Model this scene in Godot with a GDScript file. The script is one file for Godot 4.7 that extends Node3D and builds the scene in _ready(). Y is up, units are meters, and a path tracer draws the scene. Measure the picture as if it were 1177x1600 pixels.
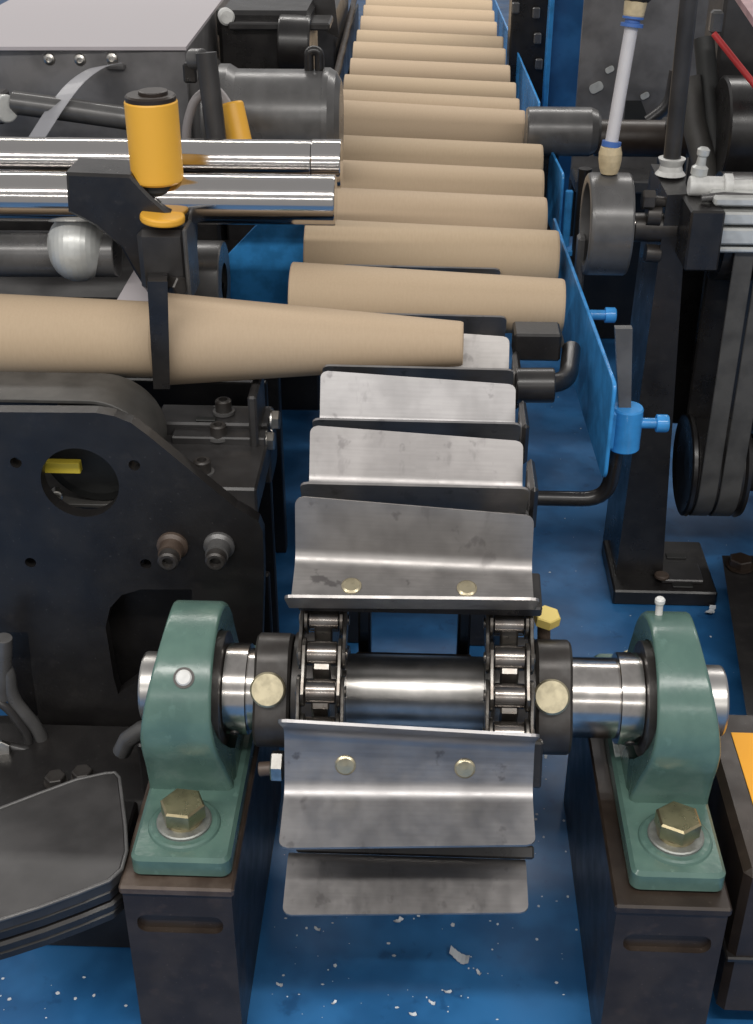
extends Node3D
# A chain conveyor of folded steel slats carrying paper cones away between two machines, seen from its drive shaft.
# Origin: the middle of the drive shaft's axis. x along the shaft, z towards the viewer.

const FLOOR := -0.36
const CHAIN_R := 0.1565      # radius of the chain round its sprocket
const BASE_R := 0.1892       # radius of the slats' base
const PITCH := 0.1567        # from slat to slat
const LINK := PITCH / 4.0

var M := {}
var names := {}
var rng := RandomNumberGenerator.new()


# ---------------------------------------------------------------- materials
func noise_tex(freq: float, seed_: int, lo: Color, hi: Color, octaves := 4, a := 0.3, b := 0.7, size := 512, normal := false, cellular := false) -> NoiseTexture2D:
	var n := FastNoiseLite.new()
	n.noise_type = FastNoiseLite.TYPE_CELLULAR if cellular else FastNoiseLite.TYPE_SIMPLEX_SMOOTH
	n.seed = seed_
	n.frequency = freq
	n.fractal_octaves = octaves
	n.fractal_gain = 0.55
	var t := NoiseTexture2D.new()
	t.width = size
	t.height = size
	t.seamless = true
	t.noise = n
	if normal:
		t.as_normal_map = true
		t.bump_strength = 4.0
	else:
		var g := Gradient.new()
		g.set_color(0, lo)
		g.set_color(1, hi)
		g.set_offset(0, a)
		g.set_offset(1, b)
		t.color_ramp = g
	return t


func mat(key: String, c: Color, rough: float, metal := 0.0, tex: Texture2D = null, scale := 4.0, rough_tex: Texture2D = null, spec := 0.5) -> StandardMaterial3D:
	var m := StandardMaterial3D.new()
	m.resource_name = key
	m.albedo_color = c.linear_to_srgb()
	m.roughness = rough
	m.metallic = metal
	m.metallic_specular = spec
	m.uv1_triplanar = true
	m.uv1_scale = Vector3.ONE * scale
	if tex:
		m.albedo_texture = tex
	if rough_tex:
		m.roughness_texture = rough_tex
		m.roughness_texture_channel = BaseMaterial3D.TEXTURE_CHANNEL_RED
	M[key] = m
	return m


# a seamless picture of soft mottling, fine streaks along one axis and sparse stains with outlines of their own
func grime(seed_: int, size: int, freq: float, lo: Color, hi: Color, stain: Color, stain_freq: float, from: float, to: float, streak := 0.0, fleck := Color(0, 0, 0, 0), fleck_from := 2.0) -> ImageTexture:
	var pics := []
	for k in 4:
		var n := FastNoiseLite.new()
		n.noise_type = FastNoiseLite.TYPE_SIMPLEX_SMOOTH
		n.seed = seed_ + 7 * k
		n.frequency = [freq, stain_freq, 0.16, 0.11][k]
		n.fractal_octaves = [4, 5, 2, 2][k]
		n.fractal_gain = 0.55
		pics.append(n.get_seamless_image(size, size).get_data())
	var out := PackedByteArray()
	out.resize(size * size * 3)
	for y in size:
		for x in size:
			var i := y * size + x
			var c := lo.lerp(hi, smoothstep(0.2, 0.8, pics[0][i] / 255.0))
			if streak > 0.0:
				c *= 1.0 - streak * (pics[2][y * size + (x / 24)] / 255.0 - 0.5)
			var s := smoothstep(from, to, pics[1][i] / 255.0)
			c = c.lerp(stain, s * stain.a)
			if fleck.a > 0.0:
				c = c.lerp(fleck, smoothstep(fleck_from, fleck_from + 0.06, pics[3][i] / 255.0) * fleck.a)
			out[i * 3] = clampi(int(c.r * 255.0), 0, 255)
			out[i * 3 + 1] = clampi(int(c.g * 255.0), 0, 255)
			out[i * 3 + 2] = clampi(int(c.b * 255.0), 0, 255)
	return ImageTexture.create_from_image(Image.create_from_data(size, size, false, Image.FORMAT_RGB8, out))


func relief(m: StandardMaterial3D, t: Texture2D, cm: float) -> void:
	m.heightmap_enabled = true
	m.heightmap_texture = t
	m.heightmap_scale = cm


func grey(v: float) -> Color:
	return Color(v, v, v)


func make_materials() -> void:
	var smudge := noise_tex(0.006, 3, grey(0.80), grey(1.0), 5, 0.2, 0.75)
	var smudge2 := noise_tex(0.012, 8, grey(0.88), grey(1.0), 4, 0.25, 0.7)
	var wear := noise_tex(0.010, 5, Color(0.80, 0.77, 0.75), Color(1, 1, 1), 5, 0.2, 0.7)
	var rough_a := noise_tex(0.008, 11, grey(0.72), grey(1.0), 5, 0.2, 0.8)
	var rough_b := noise_tex(0.02, 13, grey(0.8), grey(1.0), 4, 0.25, 0.75)
	var fine := noise_tex(0.12, 17, grey(0.0), grey(1.0), 3, 0.2, 0.8)
	var peel := noise_tex(0.06, 19, grey(0.0), grey(1.0), 3, 0.2, 0.8)
	var fibre := noise_tex(0.09, 23, Color(0.975, 0.972, 0.968), Color(1, 1, 1), 5, 0.2, 0.8)
	var dust := noise_tex(0.02, 29, Color(2.2, 1.9, 1.7) * 0.45, Color(0.45, 0.45, 0.45), 6, 0.2, 0.6)
	var floor_t := noise_tex(0.01, 31, Color(0.80, 0.84, 0.88), Color(1, 1, 1), 6, 0.25, 0.7)
	var slat_t := grime(41, 512, 0.007, grey(0.88), grey(0.98), Color(0.55, 0.54, 0.55, 0.55), 0.012, 0.76, 0.90, 0.07, Color(1, 1, 1, 0.5), 0.86)
	var green_t := grime(51, 512, 0.008, Color(0.86, 0.88, 0.88), Color(0.98, 0.98, 0.97), Color(1, 1, 1, 0.9), 0.02, 0.74, 0.86, 0.0, Color(1, 1, 1, 0.7), 0.84)
	var black_t := grime(61, 512, 0.008, Color(0.42, 0.41, 0.41), Color(0.52, 0.51, 0.50), Color(0.75, 0.73, 0.70, 0.35), 0.016, 0.70, 0.92, 0.0, Color(1, 1, 1, 0.55), 0.84)
	var brown_t := grime(71, 512, 0.008, Color(0.50, 0.47, 0.45), Color(0.62, 0.60, 0.58), Color(0.85, 0.80, 0.76, 0.4), 0.014, 0.66, 0.9, 0.0, Color(1, 1, 1, 0.6), 0.85)
	var blue_t := grime(81, 1024, 0.005, Color(0.74, 0.78, 0.80), Color(0.95, 0.95, 0.95), Color(0.5, 0.55, 0.6, 0.4), 0.012, 0.72, 0.9, 0.0, Color(1, 1, 1, 0.5), 0.88)
	# steels
	for i in 3:
		mat("slat_steel_%d" % i, [Color(0.355, 0.34, 0.335), Color(0.37, 0.36, 0.36), Color(0.345, 0.33, 0.32)][i], 0.47, 0.9, slat_t, 3.1, rough_b).uv1_offset = Vector3(0.37, 0.21, 0.63) * i
	mat("shaft_steel", Color(0.56, 0.545, 0.52), 0.40, 1.0, smudge2, 3.0, rough_a)
	mat("ground_steel", Color(0.56, 0.53, 0.50), 0.22, 1.0, smudge2, 4.0, rough_b)
	mat("chrome", Color(0.54, 0.52, 0.505), 0.14, 1.0, null, 3.0, rough_b)
	mat("chain_steel", Color(0.20, 0.19, 0.175), 0.34, 0.9, wear, 9.0, rough_b)
	mat("roller_steel", Color(0.34, 0.32, 0.30), 0.26, 0.95, wear, 7.0, rough_b)
	mat("oxide", Color(0.052, 0.048, 0.045), 0.46, 0.3, wear, 6.0, rough_a)
	mat("zinc", Color(0.62, 0.60, 0.56), 0.32, 1.0, smudge2, 9.0)
	mat("brass_zinc", Color(0.55, 0.49, 0.34), 0.38, 0.9, smudge2, 8.0, rough_b)
	mat("dull_zinc", Color(0.30, 0.31, 0.29), 0.5, 0.7, smudge2, 9.0)
	mat("pale_yellow", Color(0.72, 0.56, 0.16), 0.4, 0.2)
	mat("old_brass", Color(0.42, 0.36, 0.22), 0.34, 0.9, smudge2, 6.0, rough_b)
	# paints
	var bp := mat("black_paint", Color(0.066, 0.063, 0.064), 0.45, 0.0, black_t, 2.3, rough_a)
	relief(bp, fine, 0.006)
	mat("satin_black", Color(0.078, 0.075, 0.076), 0.36, 0.0, black_t, 3.3, rough_a)
	mat("grey_black", Color(0.044, 0.042, 0.042), 0.40, 0.1, smudge, 3.0, rough_a)
	mat("brown_black", Color(0.096, 0.073, 0.058), 0.46, 0.05, brown_t, 3.0, rough_a)
	mat("gun_grey", Color(0.110, 0.108, 0.107), 0.36, 0.2, smudge2, 3.0, rough_a)
	var gp := mat("green_paint", Color(0.098, 0.172, 0.146), 0.28, 0.0, green_t, 3.3, rough_a)
	relief(gp, peel, 0.008)
	mat("floor_blue", Color(0.033, 0.172, 0.415), 0.40, 0.0, blue_t, 1.3, rough_a)
	mat("guide_blue", Color(0.042, 0.265, 0.62), 0.25, 0.0, smudge2, 3.5, rough_a)
	mat("cover_grey", Color(0.43, 0.40, 0.415), 0.36, 0.0)
	mat("sheet_grey", Color(0.20, 0.195, 0.197), 0.40, 0.3, smudge, 2.0)
	mat("orange", Color(0.80, 0.42, 0.045), 0.42)
	mat("label_orange", Color(0.90, 0.40, 0.015), 0.5)
	mat("yellow", Color(0.72, 0.55, 0.05), 0.45)
	mat("red", Color(0.62, 0.05, 0.05), 0.4)
	mat("pink_cover", Color(0.42, 0.25, 0.26), 0.45, 0.0, smudge2, 2.0)
	mat("rubber", Color(0.020, 0.021, 0.020), 0.6, 0.0, smudge, 4.0)
	mat("belt", Color(0.070, 0.067, 0.062), 0.55, 0.0, smudge, 4.0)
	mat("hose_grey", Color(0.26, 0.24, 0.24), 0.42)
	mat("ivory", Color(0.58, 0.47, 0.29), 0.38, 0.0, smudge2, 6.0)
	mat("white_plastic", Color(0.62, 0.62, 0.60), 0.4, 0.0, smudge2, 5.0)
	mat("air_blue", Color(0.05, 0.13, 0.38), 0.4)
	mat("silver_paint", Color(0.58, 0.59, 0.57), 0.34, 0.3, smudge2, 3.0)
	mat("dirt_brown", Color(0.085, 0.062, 0.048), 0.55, 0.1, wear, 5.0, rough_a)
	var tube := mat("air_tube", Color(0.72, 0.70, 0.72, 0.62), 0.3)
	tube.albedo_color.a = 0.62
	tube.transparency = BaseMaterial3D.TRANSPARENCY_ALPHA
	var strap := mat("clear_strap", Color(0.5, 0.5, 0.53), 0.3)
	strap.albedo_color.a = 0.45
	strap.transparency = BaseMaterial3D.TRANSPARENCY_ALPHA
	# paper
	for i in 3:
		var k: StandardMaterial3D = mat("kraft_%d" % i, [Color(0.455, 0.350, 0.240), Color(0.446, 0.345, 0.235), Color(0.460, 0.354, 0.246)][i], 0.72, 0.0, fibre, 3.0, null, 0.35)
		k.uv1_scale = Vector3(1.2, 5.0, 5.0)
		relief(k, fine, 0.0015)
	mat("scrap_white", Color(0.62, 0.66, 0.70), 0.6)
	mat("scrap_dark", Color(0.02, 0.02, 0.025), 0.6)
	var lm := mat("lamp_white", Color(0.8, 0.8, 0.8), 0.4)
	lm.emission_enabled = true
	lm.emission = Color(1.0, 0.97, 0.93)
	lm.emission_energy_multiplier = 1.0
	mat("lamp_body", Color(0.7, 0.7, 0.7), 0.5)


# ---------------------------------------------------------------- mesh helpers
class MB:
	var v := PackedVector3Array()
	var n := PackedVector3Array()

	func tri(a: Vector3, b: Vector3, c: Vector3, na: Vector3, nb: Vector3, nc: Vector3) -> void:
		if (b - a).cross(c - a).dot(na + nb + nc) > 0.0:
			v.append_array([a, c, b])
			n.append_array([na, nc, nb])
		else:
			v.append_array([a, b, c])
			n.append_array([na, nb, nc])

	func quad(a: Vector3, b: Vector3, c: Vector3, d: Vector3, na: Vector3, nb: Vector3, nc: Vector3, nd: Vector3) -> void:
		tri(a, b, c, na, nb, nc)
		tri(a, c, d, na, nc, nd)

	func flat(a: Vector3, b: Vector3, c: Vector3, d: Vector3, away: Vector3) -> void:
		var nn := (b - a).cross(c - a)
		if nn.length() < 1e-12:
			nn = (c - a).cross(d - a)
		nn = nn.normalized()
		if nn.dot((a + b + c + d) * 0.25 - away) < 0.0:
			nn = -nn
		quad(a, b, c, d, nn, nn, nn, nn)

	func done() -> ArrayMesh:
		var arr := []
		arr.resize(Mesh.ARRAY_MAX)
		arr[Mesh.ARRAY_VERTEX] = v
		arr[Mesh.ARRAY_NORMAL] = n
		var m := ArrayMesh.new()
		m.add_surface_from_arrays(Mesh.PRIMITIVE_TRIANGLES, arr)
		return m


var cache := {}


# turned round Y; profile holds (radius, height) from one end to the other
func lathe(profile: Array, seg := 40) -> ArrayMesh:
	var key := "L%s%d" % [str(profile), seg]
	if cache.has(key):
		return cache[key]
	var mb := MB.new()
	for k in profile.size() - 1:
		var p: Vector2 = profile[k]
		var q: Vector2 = profile[k + 1]
		var d := q - p
		if d.length() < 1e-7:
			continue
		var nn := Vector2(d.y, -d.x).normalized()
		for i in seg:
			var a := TAU * i / seg
			var b := TAU * (i + 1) / seg
			var ca := Vector3(cos(a), 0, sin(a))
			var cb := Vector3(cos(b), 0, sin(b))
			var na := ca * nn.x + Vector3.UP * nn.y
			var nb := cb * nn.x + Vector3.UP * nn.y
			var p1 := ca * p.x + Vector3.UP * p.y
			var p2 := cb * p.x + Vector3.UP * p.y
			var q1 := ca * q.x + Vector3.UP * q.y
			var q2 := cb * q.x + Vector3.UP * q.y
			if p.x > 1e-6:
				mb.tri(p1, p2, q2, na, nb, nb)
			if q.x > 1e-6:
				mb.tri(p1, q2, q1, na, nb, na)
	cache[key] = mb.done()
	return cache[key]


func rod_mesh(l: float, r: float, ch: float, seg := 40) -> ArrayMesh:
	return lathe([Vector2(0, 0), Vector2(r - ch, 0), Vector2(r - ch * 0.3, ch * 0.3), Vector2(r, ch), Vector2(r, l - ch), Vector2(r - ch * 0.3, l - ch * 0.3), Vector2(r - ch, l), Vector2(0, l)], seg)


# a box with chamfered edges, centred
func cbox(size: Vector3, ch := 0.002) -> ArrayMesh:
	var key := "B%s%f" % [str(size), ch]
	if cache.has(key):
		return cache[key]
	ch = minf(ch, minf(size.x, minf(size.y, size.z)) * 0.45)
	var mb := MB.new()
	var h := size * 0.5
	var i := h - Vector3.ONE * ch
	for ax in 3:
		for s in [-1.0, 1.0]:
			var u := (ax + 1) % 3
			var w := (ax + 2) % 3
			var pts := []
			for c in [[-1, -1], [1, -1], [1, 1], [-1, 1]]:
				var p := Vector3.ZERO
				p[ax] = h[ax] * s
				p[u] = i[u] * c[0]
				p[w] = i[w] * c[1]
				pts.append(p)
			mb.flat(pts[0], pts[1], pts[2], pts[3], Vector3.ZERO)
	for ax in 3:                       # edges along ax
		var u := (ax + 1) % 3
		var w := (ax + 2) % 3
		for su in [-1.0, 1.0]:
			for sw in [-1.0, 1.0]:
				var pts := []
				for e in [-1.0, 1.0]:
					for k in 2:
						var p := Vector3.ZERO
						p[ax] = i[ax] * e
						p[u] = (h[u] if k == 0 else i[u]) * su
						p[w] = (i[w] if k == 0 else h[w]) * sw
						pts.append(p)
				mb.flat(pts[0], pts[1], pts[3], pts[2], Vector3.ZERO)
	for sx in [-1.0, 1.0]:
		for sy in [-1.0, 1.0]:
			for sz in [-1.0, 1.0]:
				var a := Vector3(h.x * sx, i.y * sy, i.z * sz)
				var b := Vector3(i.x * sx, h.y * sy, i.z * sz)
				var c := Vector3(i.x * sx, i.y * sy, h.z * sz)
				var nn := Vector3(sx, sy, sz).normalized()
				mb.tri(a, b, c, nn, nn, nn)
	cache[key] = mb.done()
	return cache[key]


# a polygon in x, y, extruded along z from 0 to -depth, edges of both faces chamfered
func prism(poly: Array, depth: float, ch := 0.0015, smooth_deg := 30.0) -> ArrayMesh:
	var pts := PackedVector2Array(poly)
	if not Geometry2D.is_polygon_clockwise(pts):
		pts.reverse()
	var n := pts.size()
	var ins := PackedVector2Array()
	var en := []
	for k in n:
		var d := (pts[(k + 1) % n] - pts[k]).normalized()
		en.append(Vector2(-d.y, d.x))          # outward for this order
	if Geometry2D.is_point_in_polygon((pts[0] + pts[1]) * 0.5 + en[0] * 1e-4, pts):
		for k in n:
			en[k] = -en[k]
	var vn := []
	for k in n:
		var a: Vector2 = en[(k + n - 1) % n]
		var b: Vector2 = en[k]
		var m := (a + b).normalized()
		ins.append(pts[k] - m * ch / maxf(0.4, m.dot(b)))
		vn.append([m, m] if a.dot(b) > cos(deg_to_rad(smooth_deg)) else [a, b])
	var mb := MB.new()
	var idx := Geometry2D.triangulate_polygon(ins)
	for t in range(0, idx.size(), 3):
		for z in [0.0, -depth]:
			var nn := Vector3(0, 0, 1 if z == 0.0 else -1)
			mb.tri(Vector3(ins[idx[t]].x, ins[idx[t]].y, z), Vector3(ins[idx[t + 1]].x, ins[idx[t + 1]].y, z), Vector3(ins[idx[t + 2]].x, ins[idx[t + 2]].y, z), nn, nn, nn)
	for k in n:
		var k2 := (k + 1) % n
		var na2: Vector2 = vn[k][1]
		var nb2: Vector2 = vn[k2][0]
		var na := Vector3(na2.x, na2.y, 0)
		var nb := Vector3(nb2.x, nb2.y, 0)
		var a := Vector3(pts[k].x, pts[k].y, -ch)
		var b := Vector3(pts[k2].x, pts[k2].y, -ch)
		var dz := Vector3(0, 0, -(depth - 2.0 * ch))
		mb.quad(a, b, b + dz, a + dz, na, nb, nb, na)
		for z in [0.0, -depth]:
			var zz := Vector3(0, 0, 1 if z == 0.0 else -1)
			var c1 := a if z == 0.0 else a + dz
			var c2 := b if z == 0.0 else b + dz
			var i1 := Vector3(ins[k].x, ins[k].y, z)
			var i2 := Vector3(ins[k2].x, ins[k2].y, z)
			var m1 := (na + zz).normalized()
			var m2 := (nb + zz).normalized()
			mb.quad(c1, c2, i2, i1, m1, m2, m2, m1)
	return mb.done()


# eight corners: four of the bottom round, then the four above them
func hexa(p: Array) -> ArrayMesh:
	var mid := Vector3.ZERO
	for q in p:
		mid += q / 8.0
	var mb := MB.new()
	mb.flat(p[0], p[1], p[2], p[3], mid)
	mb.flat(p[4], p[5], p[6], p[7], mid)
	for k in 4:
		mb.flat(p[k], p[(k + 1) % 4], p[(k + 1) % 4 + 4], p[k + 4], mid)
	return mb.done()


# a round bar along a path (points are rounded into a curve by the caller)
func pipe(path: Array, r: float, seg := 16, flat_y := 1.0) -> ArrayMesh:
	var mb := MB.new()
	var rings := []
	var norms := []
	var up := Vector3.UP
	for k in path.size():
		var d: Vector3 = (path[mini(k + 1, path.size() - 1)] - path[maxi(k - 1, 0)]).normalized()
		if absf(d.dot(up)) > 0.95:
			up = Vector3.RIGHT if absf(d.x) < 0.9 else Vector3.BACK
		var side := d.cross(up).normalized()
		up = side.cross(d).normalized()
		var ring := []
		var nr := []
		for i in seg:
			var a := TAU * i / seg
			var o := side * cos(a) + up * sin(a) * flat_y
			ring.append(path[k] + o * r)
			nr.append((side * cos(a) * flat_y + up * sin(a)).normalized())
		rings.append(ring)
		norms.append(nr)
	for k in path.size() - 1:
		for i in seg:
			var j := (i + 1) % seg
			mb.quad(rings[k][i], rings[k][j], rings[k + 1][j], rings[k + 1][i], norms[k][i], norms[k][j], norms[k + 1][j], norms[k + 1][i])
	for e in [0, path.size() - 1]:
		var nn: Vector3 = (path[e] - path[1 if e == 0 else e - 1]).normalized()
		for i in seg:
			mb.tri(path[e], rings[e][i], rings[e][(i + 1) % seg], nn, nn, nn)
	return mb.done()


func round_path(pts: Array, rad: float, steps := 7) -> Array:
	var out := [pts[0]]
	for k in range(1, pts.size() - 1):
		var a: Vector3 = pts[k - 1]
		var b: Vector3 = pts[k]
		var c: Vector3 = pts[k + 1]
		var r := minf(rad, minf((a - b).length(), (c - b).length()) * 0.49)
		var p := b + (a - b).normalized() * r
		var q := b + (c - b).normalized() * r
		for i in steps + 1:
			var t := float(i) / steps
			out.append(p.lerp(b, t).lerp(b.lerp(q, t), t))
	out.append(pts[-1])
	return out


func arc2(c: Vector2, r: float, a0: float, a1: float, steps: int) -> Array:
	var o := []
	for i in steps + 1:
		var a := deg_to_rad(lerpf(a0, a1, float(i) / steps))
		o.append(c + Vector2(cos(a), sin(a)) * r)
	return o


func round_rect(w: float, h: float, r: float, steps := 5) -> Array:
	var o := []
	for k in 4:
		var c := Vector2([1, -1, -1, 1][k] * (w / 2 - r), [1, 1, -1, -1][k] * (h / 2 - r))
		o.append_array(arc2(c, r, 90.0 * k, 90.0 * k + 90.0, steps))
	return o


func along(a: Vector3, b: Vector3) -> Transform3D:
	var y := (b - a).normalized()
	var x := y.cross(Vector3.BACK if absf(y.z) < 0.9 else Vector3.RIGHT).normalized()
	return Transform3D(Basis(x, y, x.cross(y)), a)


# ---------------------------------------------------------------- things and parts
func thing(called: String, label: String, category: String, at: Vector3, group := "") -> Node3D:
	var o := Node3D.new()
	names[called] = names.get(called, -1) + 1
	o.name = called if names[called] == 0 else "%s_%03d" % [called, names[called]]
	add_child(o)
	o.position = at
	o.set_meta("label", label)
	o.set_meta("category", category)
	if group:
		o.set_meta("group", group)
	return o


func part(parent: Node3D, called: String, mesh: Mesh, m: String, xf := Transform3D.IDENTITY) -> MeshInstance3D:
	var o := MeshInstance3D.new()
	o.name = called
	o.mesh = mesh
	o.material_override = M[m]
	parent.add_child(o, true)
	o.global_transform = xf
	return o


func at(p: Vector3, turn := Vector3.ZERO) -> Transform3D:
	return Transform3D(Basis.from_euler(turn * PI / 180.0), p)


func bar(parent: Node3D, called: String, a: Vector3, b: Vector3, r: float, m: String, ch := 0.0012, seg := 40) -> MeshInstance3D:
	return part(parent, called, rod_mesh((b - a).length(), r, minf(ch, r * 0.4), seg), m, along(a, b))


func turned(parent: Node3D, called: String, a: Vector3, dir: Vector3, profile: Array, m: String, seg := 40) -> MeshInstance3D:
	return part(parent, called, lathe(profile, seg), m, along(a, a + dir))


func box(parent: Node3D, called: String, c: Vector3, size: Vector3, m: String, ch := 0.002, turn := Vector3.ZERO) -> MeshInstance3D:
	return part(parent, called, cbox(size, ch), m, at(c, turn))


# hexagon bolt head standing on a along dir
func hex_head(parent: Node3D, called: String, a: Vector3, dir: Vector3, across: float, h: float, m: String, washer := 0.0, twist := 0.0) -> MeshInstance3D:
	var pts := []
	for k in 6:
		pts.append(Vector2.from_angle(deg_to_rad(60.0 * k + twist)) * across / sqrt(3.0))
	var key := "H%f_%f_%f" % [across, h, twist]
	if not cache.has(key):
		cache[key] = prism(pts, h, minf(h, across) * 0.1)
	var t := along(a, a + dir)
	var b := Basis(t.basis.x, t.basis.z * -1.0, t.basis.y)
	var o := part(parent, called, cache[key], m, Transform3D(b, a + dir.normalized() * h))
	if washer > 0.0:
		turned(o, "washer", a, dir, [Vector2(0, 0), Vector2(washer, 0), Vector2(washer, h * 0.18), Vector2(0, h * 0.18)], m, 28)
	return o


# socket head cap screw
func socket_screw(parent: Node3D, a: Vector3, dir: Vector3, r: float, h: float, m: String) -> MeshInstance3D:
	var ri := r * 0.55
	return turned(parent, "socket_screw", a, dir, [Vector2(r, 0), Vector2(r, h - r * 0.18), Vector2(r - r * 0.18, h), Vector2(ri, h), Vector2(ri, h - r * 0.7), Vector2(0, h - r * 0.7)], m, 28)


# ---------------------------------------------------------------- the conveyor
# one folded slat: far flank, base, near flank; origin in the middle of its base, y outwards, z along the travel; narrower at +x
func slat_mesh(tilt := 0.0) -> ArrayMesh:
	var half := 0.125
	var thick := 0.0030
	var rc := 0.009
	var nx := 22
	var al := deg_to_rad(61.0)
	var xs := []
	for j in nx + 1:
		var t := float(j) / nx
		xs.append(-cos(t * PI))                        # closer columns at both ends
	var rows := 0
	var grid := []                                     # grid[j][i] = [point, normal]
	for j in nx + 1:
		var u: float = xs[j]
		var b1 := 0.0313 - 0.0035 * u
		var b2 := 0.0313 - 0.0025 * u
		var l1 := 0.0640 - 0.0050 * u
		var l2 := 0.0640 - 0.0030 * u
		var corners := [Vector2(-b1 - l1 * cos(al), l1 * sin(al)), Vector2(-b1, 0), Vector2(b2, 0), Vector2(b2 + l2 * cos(al), l2 * sin(al))]
		var prof := []
		var end_d := [0.0, 0.0015, 0.004, 0.0065, 0.009, 0.02]
		var d1: Vector2 = (corners[1] - corners[0]).normalized()
		for e in end_d:
			prof.append(corners[0] + d1 * e)
		for k in [1, 2]:
			var p: Vector2 = corners[k] + (corners[k - 1] - corners[k]).normalized() * 0.013
			var q: Vector2 = corners[k] + (corners[k + 1] - corners[k]).normalized() * 0.013
			for i in 7:
				var t := i / 6.0
				prof.append(p.lerp(corners[k], t).lerp(corners[k].lerp(q, t), t))
		var d2: Vector2 = (corners[2] - corners[3]).normalized()
		end_d.reverse()
		for e in end_d:
			prof.append(corners[3] + d2 * e)
		rows = prof.size()
		var col := []
		for i in rows:
			var a: Vector2 = prof[maxi(i - 1, 0)]
			var b: Vector2 = prof[mini(i + 1, rows - 1)]
			var t := (b - a).normalized()
			var d := minf(prof[i].distance_to(corners[0]), prof[i].distance_to(corners[3]))
			var hx := half
			if d < rc:
				hx = half - rc + sqrt(maxf(0.0, rc * rc - (rc - d) * (rc - d)))
			col.append([Vector3(u * hx, prof[i].y, prof[i].x), Vector3(0, t.x, -t.y)])
		grid.append(col)
	var mb := MB.new()
	for j in nx:
		for i in rows - 1:
			var q := [grid[j][i], grid[j + 1][i], grid[j + 1][i + 1], grid[j][i + 1]]
			for s in [1.0, -1.0]:
				var o: float = thick * 0.5 * s
				mb.quad(q[0][0] + q[0][1] * o, q[1][0] + q[1][1] * o, q[2][0] + q[2][1] * o, q[3][0] + q[3][1] * o, q[0][1] * s, q[1][1] * s, q[2][1] * s, q[3][1] * s)
	var h := thick * 0.5
	for j in nx:                                       # the two long free edges
		for i in [0, rows - 1]:
			var a: Vector3 = grid[j][i][0]
			var b: Vector3 = grid[j + 1][i][0]
			var na: Vector3 = grid[j][i][1]
			mb.flat(a + na * h, b + na * h, b - na * h, a - na * h, grid[j][3 if i == 0 else rows - 4][0])
	for i in rows - 1:                                 # the two ends
		for j in [0, nx]:
			var a: Vector3 = grid[j][i][0]
			var b: Vector3 = grid[j][i + 1][0]
			var na: Vector3 = grid[j][i][1]
			var nb: Vector3 = grid[j][i + 1][1]
			mb.flat(a + na * h, b + nb * h, b - nb * h, a - na * h, Vector3(0, a.y, a.z))
	return mb.done()


# where the chain is after a metres from the point where it meets the sprocket: [point, angle turned]
func chain_at(a: float, r: float) -> Array:
	if a <= 0.0:
		return [Vector3(0, r, a), 0.0]
	var th := a / CHAIN_R
	return [Vector3(0, r * cos(th), r * sin(th)), th]


func link_poly(l: float, h: float, waist: float) -> Array:
	var o := []
	o.append_array(arc2(Vector2(l / 2, 0), h, -70, 70, 6))
	o.append(Vector2(0, waist))
	o.append_array(arc2(Vector2(-l / 2, 0), h, 110, 250, 6))
	o.append(Vector2(0, -waist))
	return o


func sprocket_poly(teeth: int, root_r: float, tip_r: float, phase: float) -> Array:
	var o := []
	for k in teeth:
		var a := TAU * k / teeth + phase
		var s := TAU / teeth
		o.append(Vector2.from_angle(a - s * 0.38) * root_r)
		o.append(Vector2.from_angle(a - s * 0.24) * lerpf(root_r, tip_r, 0.45))
		o.append(Vector2.from_angle(a - s * 0.10) * tip_r)
		o.append(Vector2.from_angle(a + s * 0.10) * tip_r)
		o.append(Vector2.from_angle(a + s * 0.24) * lerpf(root_r, tip_r, 0.45))
		o.append(Vector2.from_angle(a + s * 0.38) * root_r)
	return o


func slat_places() -> Array:
	var first := 0.272 * CHAIN_R                       # the slat that has just come over the top
	var o := []
	for k in [3, 2, 1]:
		o.append(first + PITCH * (k - 1) - (0.030 if k == 3 else 0.0))
	for k in [1, 2, 3]:
		o.append(first - PITCH * k)
	for z in CONE_Z:
		o.append(z)
	return o


const CONE_Z := [-0.612, -0.813, -0.980, -1.168, -1.352, -1.590, -1.737, -1.924, -2.118, -2.325, -2.520, -2.746, -2.95, -3.16]


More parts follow.
